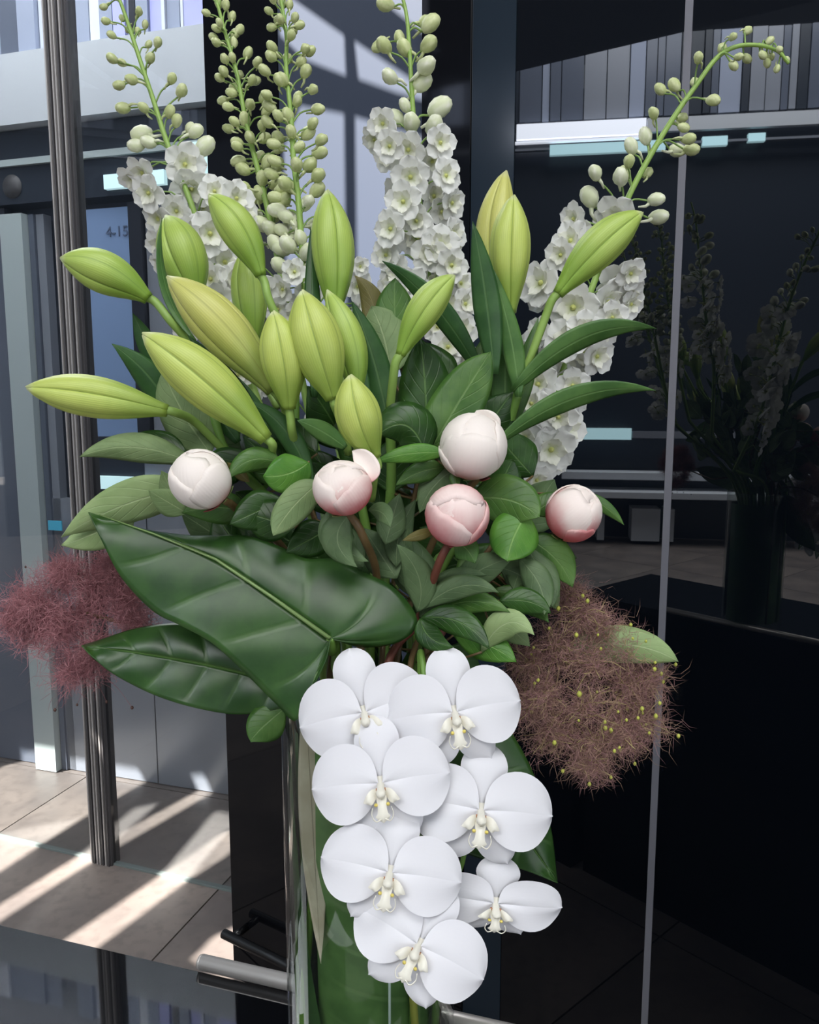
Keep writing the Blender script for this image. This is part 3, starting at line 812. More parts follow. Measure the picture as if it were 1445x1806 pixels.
def delphinium(label, stem, neck, buds, florets, depth, fs=1.16):
    """stem: picture points from the tip down; buds (x, y, radius px, white?); florets (x, y, radius px)"""
    root = vin(neck[0] * .6, neck[1] * .6, ZT + .014)
    T = Thing('delphinium', root, label, 'delphinium', 'delphinium spires at the back')
    head = catmull([P(x, y, depth) for x, y in stem], 8)
    full = head + catmull([head[-1], vin(neck[0], neck[1], NECKZ), root], 8)[1:]
    v, f = tube(full, .0017, .0046, 8)
    T.part('stem', v, f, M['stem_pale'])
    for bx, by, br, wht in buds:
        d = depth + random.uniform(-.02, .02)
        p = P(bx, by, d); i = nearest(head, p); q = head[min(len(head) - 1, i + 3)]
        out = p - q
        if out.length < .004: p = P(bx, by, depth - .016); out = p - q
        rr = br * d / F
        ax = (out.normalized() * .8 + Vector((random.uniform(-.25, .25), -.35, random.uniform(-.5, .1)))).normalized()
        M4 = Matrix.Translation(p) @ ax.to_track_quat('Z', 'Y').to_matrix().to_4x4() @ Matrix.Rotation(random.random() * 6, 4, 'Z') @ Matrix.Diagonal((rr * .98, rr * .98, rr * 1.16, 1))
        o = T.inst('bud', BUDW if wht else BUDG, M4)
        pe = p - ax * rr * 1.1
        pts = [q, q.lerp(pe, .5) + Vector((0, 0, .002)) - out * .05 + UP * .003, pe, p - ax * rr * .6]
        pv_, pf_ = tube(catmull(pts, 3), .0006 + rr * .05, .0006 + rr * .05, 5)
        T.part('pedicel', pv_, pf_, M['pedicel'])
    more = []
    for fx, fy, fr in florets:
        if random.random() < .55: more.append((fx + random.uniform(-22, 22), fy + random.uniform(8, 30), fr * .9))
    for n_, (fx, fy, fr) in enumerate(florets + more):
        fr *= fs
        d = depth + (random.uniform(-.03, .01) if n_ < len(florets) else random.uniform(.005, .03))
        p = P(fx, fy, d); i = nearest(head, p); q = head[i]
        out = (p - q)
        fac = (out / max(out.length, .01)) * min(1, out.length / .03)
        fdir = (fac * .75 + (CAM - p).normalized() * .9 + Vector((random.uniform(-.3, .3), 0, random.uniform(-.35, .15)))).normalized()
        rr = fr * d / F
        M4 = Matrix.Translation(p) @ fdir.to_track_quat('Z', 'Y').to_matrix().to_4x4() @ Matrix.Rotation(random.random() * 6, 4, 'Z') @ Matrix.Diagonal((rr, rr, rr, 1))
        o = T.inst('floret', EYE, M4)
        I4 = Matrix.Identity(4)
        for s in SEPALS: T.inst('sepal', s, I4, o)
        T.inst('inner_petals', INNER, I4, o)
        pe = p - fdir * rr * .5
        if (pe - q).length > .006:
            pv_, pf_ = tube([head[min(len(head) - 1, i + 2)], (q + pe) / 2, pe], .0009, .0009, 5)
            T.part('pedicel', pv_, pf_, M['pedicel'])
    return T
def auto_buds(stem, n, y0, y1, r0, r1, s0, s1, white_from=9999):
    """phyllotactic buds along a spire between picture rows y0 and y1"""
    pts = [Vector((x, y, 0)) for x, y in stem]; path = catmull(pts, 20); out = []
    for k in range(n):
        t = (k + random.uniform(-.25, .25)) / n; y = y0 + (y1 - y0) * t
        c = min(path, key=lambda p: abs(p.y - y))
        a = k * 2.4; sp = s0 + (s1 - s0) * t
        out.append((c.x + sp * math.cos(a) * random.uniform(.75, 1.05), c.y - 6 + random.uniform(-8, 8), (r0 + (r1 - r0) * t) * random.uniform(.85, 1.1), c.y > white_from))
    return out
d1 = [(183, 12, 7), (245, 20, 8), (187, 37, 8), (215, 32, 6), (256, 43, 7), (197, 62, 8), (227, 52, 8), (243, 55, 7), (278, 75, 9), (262, 78, 7), (198, 103, 10), (215, 111, 8), (265, 102, 10), (232, 140, 11), (210, 150, 10), (303, 139, 10), (320, 160, 12), (217, 190, 12), (253, 190, 10), (300, 197, 11), (312, 213, 11)]
delphinium('leftmost white delphinium spire, its upper buds over the grey glass',
           [(200, -30), (222, 30), (245, 100), (270, 175), (296, 255), (330, 340), (362, 430), (395, 520), (430, 640), (500, 820)], (-.04, .03),
           [(x, y, r, False) for x, y, r in d1] + [(345, 232, 14, True), (335, 226, 10, True), (250, 236, 18, True), (240, 256, 14, True), (362, 258, 18, True), (262, 250, 13, True)],
           [(326, 290, 34), (338, 332, 34), (252, 304, 28), (263, 340, 30), (378, 338, 27), (416, 350, 30), (280, 385, 30), (312, 372, 28), (370, 412, 36), (342, 405, 25), (282, 432, 26), (396, 462, 32), (372, 492, 30), (412, 496, 30), (386, 530, 28), (300, 450, 24), (420, 560, 28), (395, 590, 26),
            (330, 580, 24), (420, 660, 26), (398, 752, 34), (415, 770, 22), (440, 690, 22)], .85)
st2 = [(378, -14), (398, 60), (418, 130), (433, 210), (450, 280), (468, 350), (487, 440), (510, 560), (560, 800)]
delphinium('delphinium spire of small green buds leaning left before the black panel', st2, (-.02, .04),
           auto_buds(st2, 16, -5, 120, 8, 9.5, 24, 34) + auto_buds(st2, 26, 120, 300, 9.5, 12.5, 38, 46) + auto_buds(st2, 20, 300, 450, 12.5, 15, 44, 42, 380),
           [(440, 470, 22), (470, 510, 24), (490, 545, 22), (465, 600, 24), (455, 680, 24), (575, 700, 28), (560, 735, 22)], .89)
st3 = [(492, -20), (505, 60), (505, 120), (513, 200), (518, 280), (527, 360), (533, 440), (545, 560), (600, 800)]
delphinium('straight delphinium spire of plump green buds left of the tall centre lily bud', st3, (0, .045),
           auto_buds(st3, 14, -12, 100, 8.5, 10, 22, 34) + auto_buds(st3, 24, 100, 280, 10.5, 13, 42, 52) + auto_buds(st3, 26, 280, 480, 13, 15.5, 50, 40, 350),
           [(520, 480, 22), (500, 510, 24), (545, 520, 24), (630, 505, 26), (640, 540, 22), (635, 470, 16), (520, 560, 24), (560, 600, 24)], .86)
d4 = [(680, 7, 15), (760, 42, 17), (750, 38, 12), (678, 80, 15), (668, 82, 12), (756, 78, 16), (705, 66, 12), (714, 84, 15), (752, 116, 18), (688, 135, 15), (744, 146, 18), (776, 190, 21), (766, 222, 19), (726, 216, 18), (714, 186, 12), (700, 208, 15)]
delphinium('dense white delphinium spire at the centre above the broad leaves',
           [(700, -40), (716, 20), (722, 80), (726, 150), (731, 230), (738, 320), (744, 400), (758, 500), (770, 600), (740, 850)], (.01, .045),
           [(x, y, r, y > 100) for x, y, r in d4],
           [(676, 218, 26), (688, 258, 26), (721, 264, 30), (776, 252, 28), (762, 284, 28), (724, 312, 32), (786, 310, 28), (712, 356, 32), (764, 346, 30), (796, 358, 27), (690, 404, 30), (736, 420, 34), (704, 398, 28), (776, 432, 32), (800, 412, 26), (682, 450, 26), (756, 448, 30), (796, 468, 28), (812, 500, 26), (700, 480, 28), (768, 500, 30), (735, 390, 26), (690, 500, 24),
            (820, 536, 26), (790, 540, 30), (815, 580, 28), (790, 612, 30), (745, 540, 28), (772, 576, 26), (820, 630, 22), (760, 480, 26), (730, 500, 26)], .87)
d5 = [(1293, 65, 8), (1319, 54, 9), (1358, 72, 8), (1274, 85, 10), (1232, 102, 10), (1303, 100, 8), (1318, 103, 9), (1294, 116, 9), (1375, 87, 7), (1346, 97, 8), (1388, 105, 6), (1353, 111, 8), (1371, 121, 7), (1362, 100, 6), (1225, 145, 9), (1165, 157, 11), (1190, 150, 12), (1258, 177, 12), (1153, 200, 11), (1203, 208, 11), (1206, 225, 10), (1138, 240, 14), (1113, 258, 14), (1110, 285, 12), (1142, 305, 11), (1195, 265, 14), (1215, 245, 12), (1220, 263, 13),
      (1050, 305, 14), (1095, 312, 16), (1102, 305, 12), (1040, 348, 19), (1158, 352, 14), (1162, 382, 16)]
delphinium('white delphinium spire arching right against the black glass with drooping bud tip',
           [(1392, 112), (1372, 90), (1340, 80), (1300, 82), (1265, 102), (1225, 155), (1190, 205), (1150, 270), (1110, 345), (1075, 430), (1040, 520), (1010, 610), (975, 700), (930, 800), (800, 1000)], (.05, .02),
           [(x, y, r, r > 13) for x, y, r in d5],
           [(1086, 382, 32), (1013, 386, 24), (1008, 425, 30), (1052, 432, 30), (956, 500, 36), (990, 450, 24), (1012, 542, 38), (1092, 498, 36), (1112, 482, 24), (1072, 530, 32), (1108, 520, 24), (1062, 586, 28), (1000, 600, 32), (952, 586, 24), (1030, 580, 26), (1052, 628, 28), (1028, 626, 30), (993, 652, 38), (950, 678, 32), (968, 722, 30), (1004, 704, 28), (938, 712, 26), (998, 756, 32), (972, 792, 36), (926, 772, 28), (946, 846, 24), (912, 796, 24), (985, 735, 28), (960, 640, 28), (1080, 560, 24), (940, 880, 18), (1010, 680, 26)], .84, 1.3)

# --- broad leaved greenery
def filler(n, x0, x1, y0, y1, d0, d1, seed):
    rn = random.Random(seed); out = []
    for _ in range(n):
        x, y = rn.uniform(x0, x1), rn.uniform(y0, y1)
        dx, dy = x - 690, y - 1250; L = math.hypot(dx, dy); a = math.atan2(dy, dx) + rn.uniform(-.6, .6); l = rn.uniform(90, 140)
        out.append(((x, y, rn.uniform(d0, d1)), (x + l * math.cos(a), y + l * math.sin(a), rn.uniform(d0, d1)), rn.uniform(30, 46), rn.choice(['leaf_dark', 'leaf_dark', 'leaf_mid', 'leaf_grey']), dict(roll=rn.uniform(-25, 25), bow=(rn.uniform(-6, 6), rn.uniform(-8, 2)))))
    return out
def branch(label, root, leaves, neck, cat='foliage', mat='stem_brown', stempts=()):
    T = Thing('leafy_branch', vin(neck[0] * .6, neck[1] * .6, ZT + .014), label, cat, 'leafy branches filling the arrangement')
    pts = [P(*p) for p in stempts] + [vin(neck[0], neck[1], NECKZ), vin(neck[0] * .6, neck[1] * .6, ZT + .014)]
    stalk(T, pts, .0022, .0026, mat)
    for L in leaves:
        leaf(T, *L[:4], **(L[4] if len(L) > 4 else {}))
        b = P(*L[0]); path = catmull([P(*p) for p in stempts] + [vin(neck[0], neck[1], NECKZ)], 8)
        q = path[nearest(path, b)]
        if .004 < (q - b).length < .09: stalk(T, [q, (q + b) / 2, b], .001, .001, mat, 'leaf_stalk', 6, sm=3)
    return T
branch('leafy branch at far left whose pale leaves point over the glass', None, [
    ((335, 815, .67), (140, 806, .66), 27, 'leaf_under', dict(bow=(-4, -22), fold=.5, shape='lance')),
    ((330, 800, .69), (205, 790, .69), 26, 'leaf_dark', dict(bow=(0, -12))),
    ((345, 860, .66), (108, 948, .67), 40, 'leaf_pale', dict(bow=(-6, -14), roll=-15)),
    ((240, 900, .675), (108, 962, .68), 34, 'leaf_pale', dict(bow=(0, 6), roll=10)),
    ((372, 800, .70), (288, 652, .70), 42, 'leaf_under', dict(bow=(-6, 4), shape='broad')),
    ((330, 905, .655), (262, 865, .64), 24, 'leaf_under', dict()),
    ((320, 900, .66), (285, 830, .65), 22, 'leaf_under', dict()),
    ((440, 905, .66), (320, 905, .65), 30, 'leaf_mid', dict(bow=(0, -10))),
], (-.045, -.02), stempts=[(340, 830, .70), (400, 890, .70), (520, 1010, .71)])
branch('leafy branch of dark green leaves under the left peony', None, [
    ((500, 820, .65), (400, 846, .63), 22, 'leaf_mid', dict(bow=(-6, -22), fold=.4)),
    ((545, 815, .64), (464, 840, .62), 36, 'leaf_bright', dict(bow=(4, 8), shape='broad')),
    ((565, 850, .63), (482, 945, .62), 30, 'leaf_under', dict(bow=(-6, -4), shape='broad')),
    ((500, 880, .66), (405, 925, .64), 36, 'leaf_dark', dict()),
    ((520, 930, .65), (420, 900, .65), 38, 'leaf_dark', dict()),
    ((440, 800, .68), (330, 860, .68), 34, 'leaf_dark', dict()),
    ((520, 850, .69), (430, 770, .69), 40, 'leaf_dark', dict()),
    ((585, 930, .66), (505, 975, .65), 34, 'leaf_dark', dict()),
    ((560, 800, .69), (470, 740, .70), 38, 'leaf_dark', dict()),
    ((590, 1000, .69), (470, 930, .69), 46, 'leaf_dark', dict()),
] + filler(14, 430, 640, 780, 1020, .72, .77, 4), (-.03, -.035), stempts=[(520, 830, .69), (560, 930, .70), (600, 1080, .72)])
branch('broad dark leaves standing at the centre below the dense white spire', None, [
    ((705, 640, .72), (697, 490, .72), 40, 'leaf_mid', dict(bow=(-4, 0), shape='broad')),
    ((690, 660, .71), (655, 540, .72), 44, 'leaf_under', dict(bow=(4, -8), shape='broad')),
    ((660, 590, .73), (626, 486, .73), 22, 'leaf_bronze', dict(bow=(14, -6))),
    ((752, 800, .675), (742, 596, .68), 50, 'leaf_dark', dict(bow=(4, 0), shape='broad')),
    ((752, 805, .66), (866, 620, .665), 46, 'leaf_mid', dict(bow=(2, -6), shape='broad', fold=.15)),
    ((750, 800, .64), (666, 768, .64), 44, 'leaf_dark', dict(bow=(8, -34), fold=.5, shape='broad')),
    ((790, 800, .63), (658, 816, .63), 17, 'leaf_bright', dict(bow=(0, -8))),
    ((785, 825, .65), (698, 856, .64), 20, 'leaf_mid', dict(bow=(0, -8))),
    ((840, 780, .71), (905, 690, .71), 40, 'leaf_dark', dict()),
    ((800, 700, .74), (700, 600, .75), 50, 'leaf_dark', dict()),
    ((850, 740, .74), (850, 600, .75), 46, 'leaf_mid', dict()),
    ((660, 830, .71), (600, 740, .72), 40, 'leaf_dark', dict()),
    ((690, 870, .70), (690, 770, .70), 40, 'leaf_dark', dict()),
] + filler(16, 560, 860, 720, 960, .73, .79, 5), (.01, -.02), stempts=[(750, 790, .70), (730, 880, .715), (690, 1050, .725)])
branch('leafy branch of rounded leaves between the two right hand peonies', None, [
    ((835, 880, .655), (952, 912, .635), 44, 'leaf_mid', dict(bow=(6, -14), shape='broad', fold=.2)),
    ((930, 905, .645), (895, 990, .63), 44, 'leaf_bright', dict(bow=(-6, 0), shape='broad')),
    ((870, 880, .68), (905, 810, .68), 34, 'leaf_dark', dict(shape='broad')),
    ((905, 880, .69), (962, 900, .68), 26, 'leaf_mid', dict()),
    ((940, 905, .67), (995, 870, .67), 22, 'leaf_mid', dict()),
    ((1020, 870, .68), (1101, 926, .67), 12, 'leaf_mid', dict(bow=(4, -6), shape='lance')),
    ((930, 950, .66), (1010, 1036, .65), 34, 'leaf_mid', dict(bow=(10, -8))),
    ((920, 960, .665), (1018, 985, .66), 24, 'leaf_dark', dict(bow=(0, -8))),
    ((880, 920, .70), (800, 860, .70), 44, 'leaf_dark', dict()),
    ((940, 840, .72), (870, 760, .72), 40, 'leaf_dark', dict()),
    ((905, 1010, .69), (985, 1075, .68), 36, 'leaf_under', dict(bow=(6, -8))),
    ((930, 1000, .71), (1005, 1010, .70), 34, 'leaf_under', dict(bow=(0, -6))),
] + filler(12, 780, 920, 860, 1060, .71, .76, 6), (.045, -.01), stempts=[(900, 870, .70), (870, 960, .705), (770, 1080, .72)])
branch('low leafy sprig hanging over the vase rim beside the smoke plume at right', None, [
    ((850, 1150, .64), (943, 1120, .62), 27, 'leaf_pale', dict(bow=(-2, -36), fold=.2)),
    ((800, 1120, .65), (911, 1168, .63), 30, 'leaf_bright', dict(bow=(6, -6))),
    ((880, 1060, .64), (972, 1082, .63), 24, 'leaf_dark', dict(bow=(6, -10))),
    ((870, 1040, .655), (968, 1098, .64), 22, 'leaf_mid', dict(bow=(10, -8))),
    ((860, 1090, .66), (935, 1140, .65), 24, 'leaf_under', dict(bow=(4, -4))),
    ((780, 1150, .68), (850, 1190, .68), 34, 'leaf_dark', dict()),
    ((720, 1150, .69), (760, 1210, .68), 40, 'leaf_dark', dict()),
    ((660, 1140, .70), (690, 1210, .70), 40, 'leaf_dark', dict()),
    ((505, 1248, .655), (442, 1308, .65), 34, 'leaf_mid', dict(bow=(-10, 4))),
    ((700, 1040, .72), (560, 1080, .72), 60, 'leaf_dark', dict()),
    ((820, 1000, .73), (740, 930, .73), 60, 'leaf_dark', dict()),
    ((720, 930, .73), (620, 860, .73), 60, 'leaf_dark', dict()),
    ((900, 1090, .72), (820, 1020, .72), 60, 'leaf_dark', dict()),
    ((780, 1130, .72), (700, 1060, .72), 60, 'leaf_dark', dict()),
    ((640, 1050, .71), (560, 980, .71), 60, 'leaf_dark', dict()),
], (.03, -.045), stempts=[(850, 1060, .70), (760, 1100, .705)])

# --- peonies
def peony(label, c, rpx, axis, mat, stem, neck, leaves, spin=0, guard=None, stmat='stem_brown', sred=False, sq=1.0):
    T = Thing('peony', vin(neck[0] * .6, neck[1] * .6, ZT + .014), label, 'peony', 'peony buds')
    C = P(*c); rr = rpx * c[2] / F
    A = (RIGHT * axis[0] - UP * axis[1] - FWD * axis[2]).normalized()      # axis in picture right, down, towards viewer
    q = A.to_track_quat('Z', 'Y') @ Quaternion((0, 0, 1), R(spin))
    def sp(al, az, k, tl=None):   # al: polar angle measured from the base
        z = -math.cos(al); s = math.sin(al)
        u = Vector((s * math.cos(az), s * math.sin(az), z))
        if tl is not None: u = tl @ u
        return C + q @ Vector((u.x * rr * k, u.y * rr * k, u.z * rr * k * sq))
    v = []; f = []; uv = []
    for i in range(13):
        for j in range(20):
            v.append(sp(.02 + (math.pi - .04) * i / 12, 2 * math.pi * j / 20, .978)); uv.append((j / 20, i / 12 * 1.1 ))
    for i in range(12):
        for j in range(20): f.append((i * 20 + j, i * 20 + (j + 1) % 20, (i + 1) * 20 + (j + 1) % 20, (i + 1) * 20 + j))
    core = T.part('bud', v, f, M[mat], uv)
    spec = [(0, 80, .97, .995), (150, 82, .98, 1.006), (265, 76, .96, 1.018), (80, 70, .90, 1.034), (200, 66, .80, 1.050), (320, 56, .66, 1.066), (130, 40, .46, 1.078)]
    rnd = random.Random(int(c[0]))
    for az0, hw, top, k in spec:
        v = []; f = []; uv = []; n = 12; m = 10
        az0 = az0 + rnd.uniform(-14, 14)
        ph = rnd.random() * 6
        tl = Quaternion((rnd.uniform(-1, 1), rnd.uniform(-1, 1), rnd.uniform(-.4, .4)), R(rnd.uniform(10, 24)))
        for i in range(n + 1):
            t = i / n
            for j in range(m + 1):
                s = j / m * 2 - 1
                # rounded upper margin
                lim = top * math.pi * (1 - .20 * abs(s) ** 2.4) + .05 * math.sin(ph + 4 * s) + .025 * math.sin(2 * ph + 11 * s)
                al = .10 + (lim - .10) * t
                az = R(az0) + R(hw) * s * (1.0 if al < 1.9 else 1.0 + (al - 1.9) * .5)
                lift = .012 * max(0, t - .8) / .2 + .004 * abs(s) ** 4 - .022 * (1 if t > .98 else 0) - .016 * (1 if abs(s) > .95 else 0)
                lift += .010 * math.sin(5 * s + ph) * t
                v.append(sp(al, az, k + lift, tl)); uv.append((j / m, t * top))
        for i in range(n):
            for j in range(m):
                a = i * (m + 1) + j; f.append((a, a + 1, a + m + 2, a + m + 1))
        o = T.part('petal', v, f, M[mat], uv, core)
        md = o.modifiers.new('thickness', 'SOLIDIFY'); md.thickness = .0008; md.offset = -1
    for g in (guard or []):     # loose outer petal
        o = leaf_petal(T, core, g, mat)
    B = C - A * rr * .97 * sq
    for k in range(5):
        a = k * 72 + 20; v = []; f = []; uv = []; n = 6; m = 2
        for i in range(n + 1):
            t = i / n
            for j in range(-m, m + 1):
                s = j / m; wd = 20 * sinterp([(0, .5), (.4, 1), (.8, .6), (1, .05)], t)
                v.append(sp(.05 + .75 * t * (.7 + .3 * (k % 2)), R(a + wd * s), 1.10 + .04 * t)); uv.append((t, .5 + .5 * s))
        w_ = 2 * m + 1
        for i in range(n):
            for j in range(2 * m):
                x = i * w_ + j; f.append((x, x + 1, x + w_ + 1, x + w_))
        solid(T.part('sepal', v, f, M['sepal_red' if (sred and k % 2) else 'sepal'], uv, core))
    pts = [B + A * rr * .1, B - A * rr * .25] + [P(*p) for p in stem] + [vin(neck[0], neck[1], NECKZ), vin(neck[0] * .6, neck[1] * .6, ZT + .014)]
    stalk(T, pts, .0030, .0034, stmat)
    for L in leaves: leaf(T, *L[:4], **(L[4] if len(L) > 4 else {}))
    return T
def leaf_petal(T, core, g, mat):
    v, f, uv = leafgeo(g[0], g[1], g[2], shape='broad', fold=-.35, **(g[3] if len(g) > 3 else {}))
    uv = [(b, a * .7 + .5) for a, b in uv]
    o = T.part('petal', v, f, M[mat], uv, core)
    md = o.modifiers.new('thickness', 'SOLIDIFY'); md.thickness = .0008; md.offset = -1
    return o
peony('creamy white peony bud at far left above the large arrow shaped leaf', (353, 845, .62), 51, (-.55, -.55, .45), 'peony_white',
      [(420, 900, .66), (520, 1000, .69)], (-.05, 0),
      [((440, 850, .65), (400, 815, .64), 10, 'leaf_bronze')], spin=40, sred=True, sq=1.03)
peony('small blush peony bud with a loose petal standing up, under the centre lily bud', (604, 860, .60), 50, (-.06, -.75, .75), 'peony_blush',
      [(640, 945, .62), (665, 1040, .665)], (-.01, -.05),
      [((620, 905, .615), (630, 1000, .61), 30, 'leaf_grey', dict(bow=(-30, 0))), ((580, 900, .63), (650, 990, .62), 26, 'leaf_grey', dict(bow=(-20, 10))),
       ((650, 900, .62), (688, 930, .60), 18, 'leaf_grey', dict(bow=(6, -10))), ((680, 960, .65), (705, 870, .66), 26, 'leaf_grey'), ((640, 1000, .66), (565, 905, .67), 30, 'leaf_grey'),
       ((700, 1000, .66), (735, 880, .665), 24, 'leaf_grey', dict(bow=(-12, 0))), ((700, 1020, .66), (640, 930, .67), 34, 'leaf_grey'), ((720, 1040, .67), (722, 930, .66), 22, 'leaf_grey', dict(bow=(-10, 0)))],
      spin=10, guard=[((655, 850, .60), (622, 795, .605), 20, dict(bow=(8, -4)))], sq=.9)
peony('largest peony bud, white with faint pink base, topmost right of centre', (834, 787, .63), 57, (-.2, -.75, .62), 'peony_white',
      [(790, 905, .68), (740, 1020, .70)], (.02, -.01),
      [((800, 830, .65), (740, 905, .65), 26, 'leaf_grey', dict(bow=(-6, -8))), ((800, 830, .64), (806, 862, .635), 10, 'leaf_mid')], spin=75, guard=[((870, 770, .645), (840, 724, .645), 26)], sred=True, sq=1.0)
peony('pink flushed round peony bud on a reddish stem, lowest at centre right', (806, 908, .60), 54, (.0, -.55, .85), 'peony_pink',
      [(778, 985, .62), (755, 1050, .65), (735, 1100, .68)], (.01, -.04),
      [((800, 955, .605), (838, 994, .60), 24, 'leaf_mid', dict(bow=(4, -6))), ((770, 935, .61), (710, 953, .60), 10, 'leaf_bronze', dict(shape='lance')),
       ((740, 1090, .645), (860, 1015, .63), 22, 'leaf_grey', dict(bow=(-8, -26))), ((745, 1075, .64), (880, 1045, .62), 22, 'leaf_grey', dict(bow=(0, -26))),
       ((800, 1040, .645), (905, 985, .64), 28, 'leaf_grey', dict(bow=(0, -10))), ((742, 1090, .635), (864, 1146, .61), 26, 'leaf_dark', dict(bow=(10, -20))),
       ((742, 1090, .63), (800, 1142, .61), 22, 'leaf_dark', dict(bow=(-12, 8))), ((735, 1080, .64), (700, 960, .62), 28, 'leaf_grey', dict(bow=(22, 0))),
       ((760, 1085, .65), (900, 1080, .63), 22, 'leaf_mid', dict(bow=(0, -22))), ((760, 1060, .67), (690, 930, .67), 40, 'leaf_grey')], spin=20, stmat='stem_red', sred=True, sq=.98)
peony('pale peony bud at far right with a rosy underside against the black glass', (1012, 905, .65), 47, (.3, -.55, .6), 'peony_blush',
      [(930, 965, .68), (820, 1070, .71)], (.05, .01),
      [((930, 970, .67), (905, 1040, .65), 26, 'leaf_grey'), ((930, 965, .66), (975, 1070, .64), 28, 'leaf_grey', dict(bow=(8, 6))), ((915, 985, .65), (960, 1085, .63), 26, 'leaf_grey', dict(bow=(14, -4))),
       ((880, 1000, .66), (962, 1060, .65), 30, 'leaf_grey', dict(bow=(8, -8)))], spin=120, stmat='stem_red', sq=1.06)

# --- large tropical leaves
def resample(pts, n):
    pts = [Vector((x, y)) for x, y in pts]
    path = []
    q = [Vector((p.x, p.y, 0)) for p in pts]; dense = catmull(q, 10)
    L = [0]
    for a, b in zip(dense, dense[1:]): L.append(L[-1] + (b - a).length)
    out = []; k = 0
    for i in range(n + 1):
        d = L[-1] * i / n
        while k < len(L) - 2 and L[k + 1] < d: k += 1
        u = (d - L[k]) / max(1e-6, L[k + 1] - L[k]); out.append(dense[k].lerp(dense[k + 1], min(1, max(0, u))))
    return out
def big_leaf(T, mid, up_, low, depth, s0=.28, N=64, Mv=12, quilt=.0026, K=6, foldu=.02, foldl=.02, mat='leaf_big'):
    """mid: midrib base to tip; up_/low: margins from the petiole notch to the tip; depth(x, y) in metres"""
    mm = resample(mid, 100)
    v = []; f = []; uv = []
    for side, bd in ((1, resample(up_, N)), (-1, resample(low, N))):
        b0 = len(v)
        for i in range(N + 1):
            s = i / N
            m_ = max(0.0, (s - s0) / (1 - s0)) if s0 > 0 else s
            c = mm[int(round(m_ * 100))]
            for j in range(Mv + 1):
                q = j / Mv
                p = c.lerp(bd[i], q)
                fold = (foldu if side > 0 else foldl) * (q ** 1.3)
                dd = depth(p.x, p.y) + fold
                g = abs(math.sin(math.pi * (K * (s - .10 * q) + .5)))
                dd -= quilt * (g ** .5) * math.sin(math.pi * min(1, q * 1.02)) * (1 - .5 * s)
                dd += .0022 * math.sin(13 * s + 2 * side) * q * q
                v.append(P(p.x, p.y, dd)); uv.append((s, .5 + .5 * side * q))
        for i in range(N):
            for j in range(Mv):
                a = b0 + i * (Mv + 1) + j
                fc = (a, a + 1, a + Mv + 2, a + Mv + 1)
                f.append(fc if side < 0 else fc[::-1])
    f = face_viewer(v, f)
    o = T.part('blade', v, f, [M[mat], M['leaf_big_under']], uv)
    solid(o, .0008)
    return o
a1 = Thing('arrow_leaf', vin(-.05, -.035, ZT + .014), 'huge glossy dark green arrow shaped leaf spread across the front left', 'leaf', 'large arrow shaped leaves')
big_leaf(a1, [(582, 1126), (480, 1052), (380, 985), (270, 940), (157, 903)],
         [(582, 1126), (640, 1142), (705, 1132), (737, 1096), (700, 1040), (640, 1008), (590, 985), (540, 985), (500, 966), (430, 944), (340, 944), (240, 930), (157, 903)],
         [(582, 1126), (572, 1170), (545, 1225), (522, 1272), (490, 1245), (430, 1185), (375, 1135), (320, 1104), (270, 1078), (215, 1020), (180, 955), (157, 903)],
         lambda x, y: .627 + (582 - x) * .00005 - (y - 1126) * .00006, s0=.34, foldu=.012, foldl=-.006, K=6)
stalk(a1, [P(582, 1124, .628), P(586, 1150, .64), P(590, 1190, .66), vin(-.054, -.035, ZT + .10), vin(-.05, -.035, ZT + .014)], .0035, .004, 'stem', 'petiole')
v, f = tube([P(x, y, .6245 + (582 - x) * .00005 - (y - 1126) * .00006) for x, y in ((582, 1126), (480, 1053), (380, 986), (270, 941), (175, 908))], .0017, .0004, 8)
a1.part('midrib', v, f, plain('pale_midrib', srgb(116, 142, 84), .45))
a2 = Thing('arrow_leaf', vin(-.055, -.02, ZT + .014), 'second glossy dark leaf tucked below the huge arrow shaped leaf', 'leaf', 'large arrow shaped leaves')
big_leaf(a2, [(520, 1215), (400, 1180), (270, 1155), (145, 1138)],
         [(520, 1215), (470, 1130), (400, 1105), (320, 1098), (240, 1108), (185, 1125), (145, 1138)],
         [(520, 1215), (500, 1246), (430, 1260), (360, 1252), (280, 1229), (205, 1192), (165, 1160), (145, 1138)],
         lambda x, y: .662 + (520 - x) * .00004, s0=0, foldu=.015, foldl=-.008, K=6)
stalk(a2, [P(520, 1215, .663), P(535, 1218, .675), vin(-.06, -.025, ZT + .10), vin(-.055, -.02, ZT + .014)], .003, .0035, 'stem', 'petiole')
a3 = Thing('arrow_leaf', vin(.05, -.035, ZT + .014), 'glossy dark leaf hanging down behind the white orchids at right', 'leaf', 'large arrow shaped leaves')
big_leaf(a3, [(770, 1235), (840, 1340), (910, 1450), (984, 1556)],
         [(770, 1235), (830, 1232), (885, 1270), (925, 1330), (955, 1400), (974, 1470), (984, 1556)],
         [(770, 1235), (720, 1300), (720, 1400), (770, 1480), (840, 1512), (910, 1530), (984, 1556)],
         lambda x, y: .655, s0=0, foldu=.012, foldl=-.004, K=6)
stalk(a3, [P(770, 1236, .656), P(765, 1200, .665), vin(.062, -.03, NECKZ + .004), vin(.055, -.035, ZT + .05), vin(.05, -.035, ZT + .014)], .003, .0035, 'stem', 'petiole')

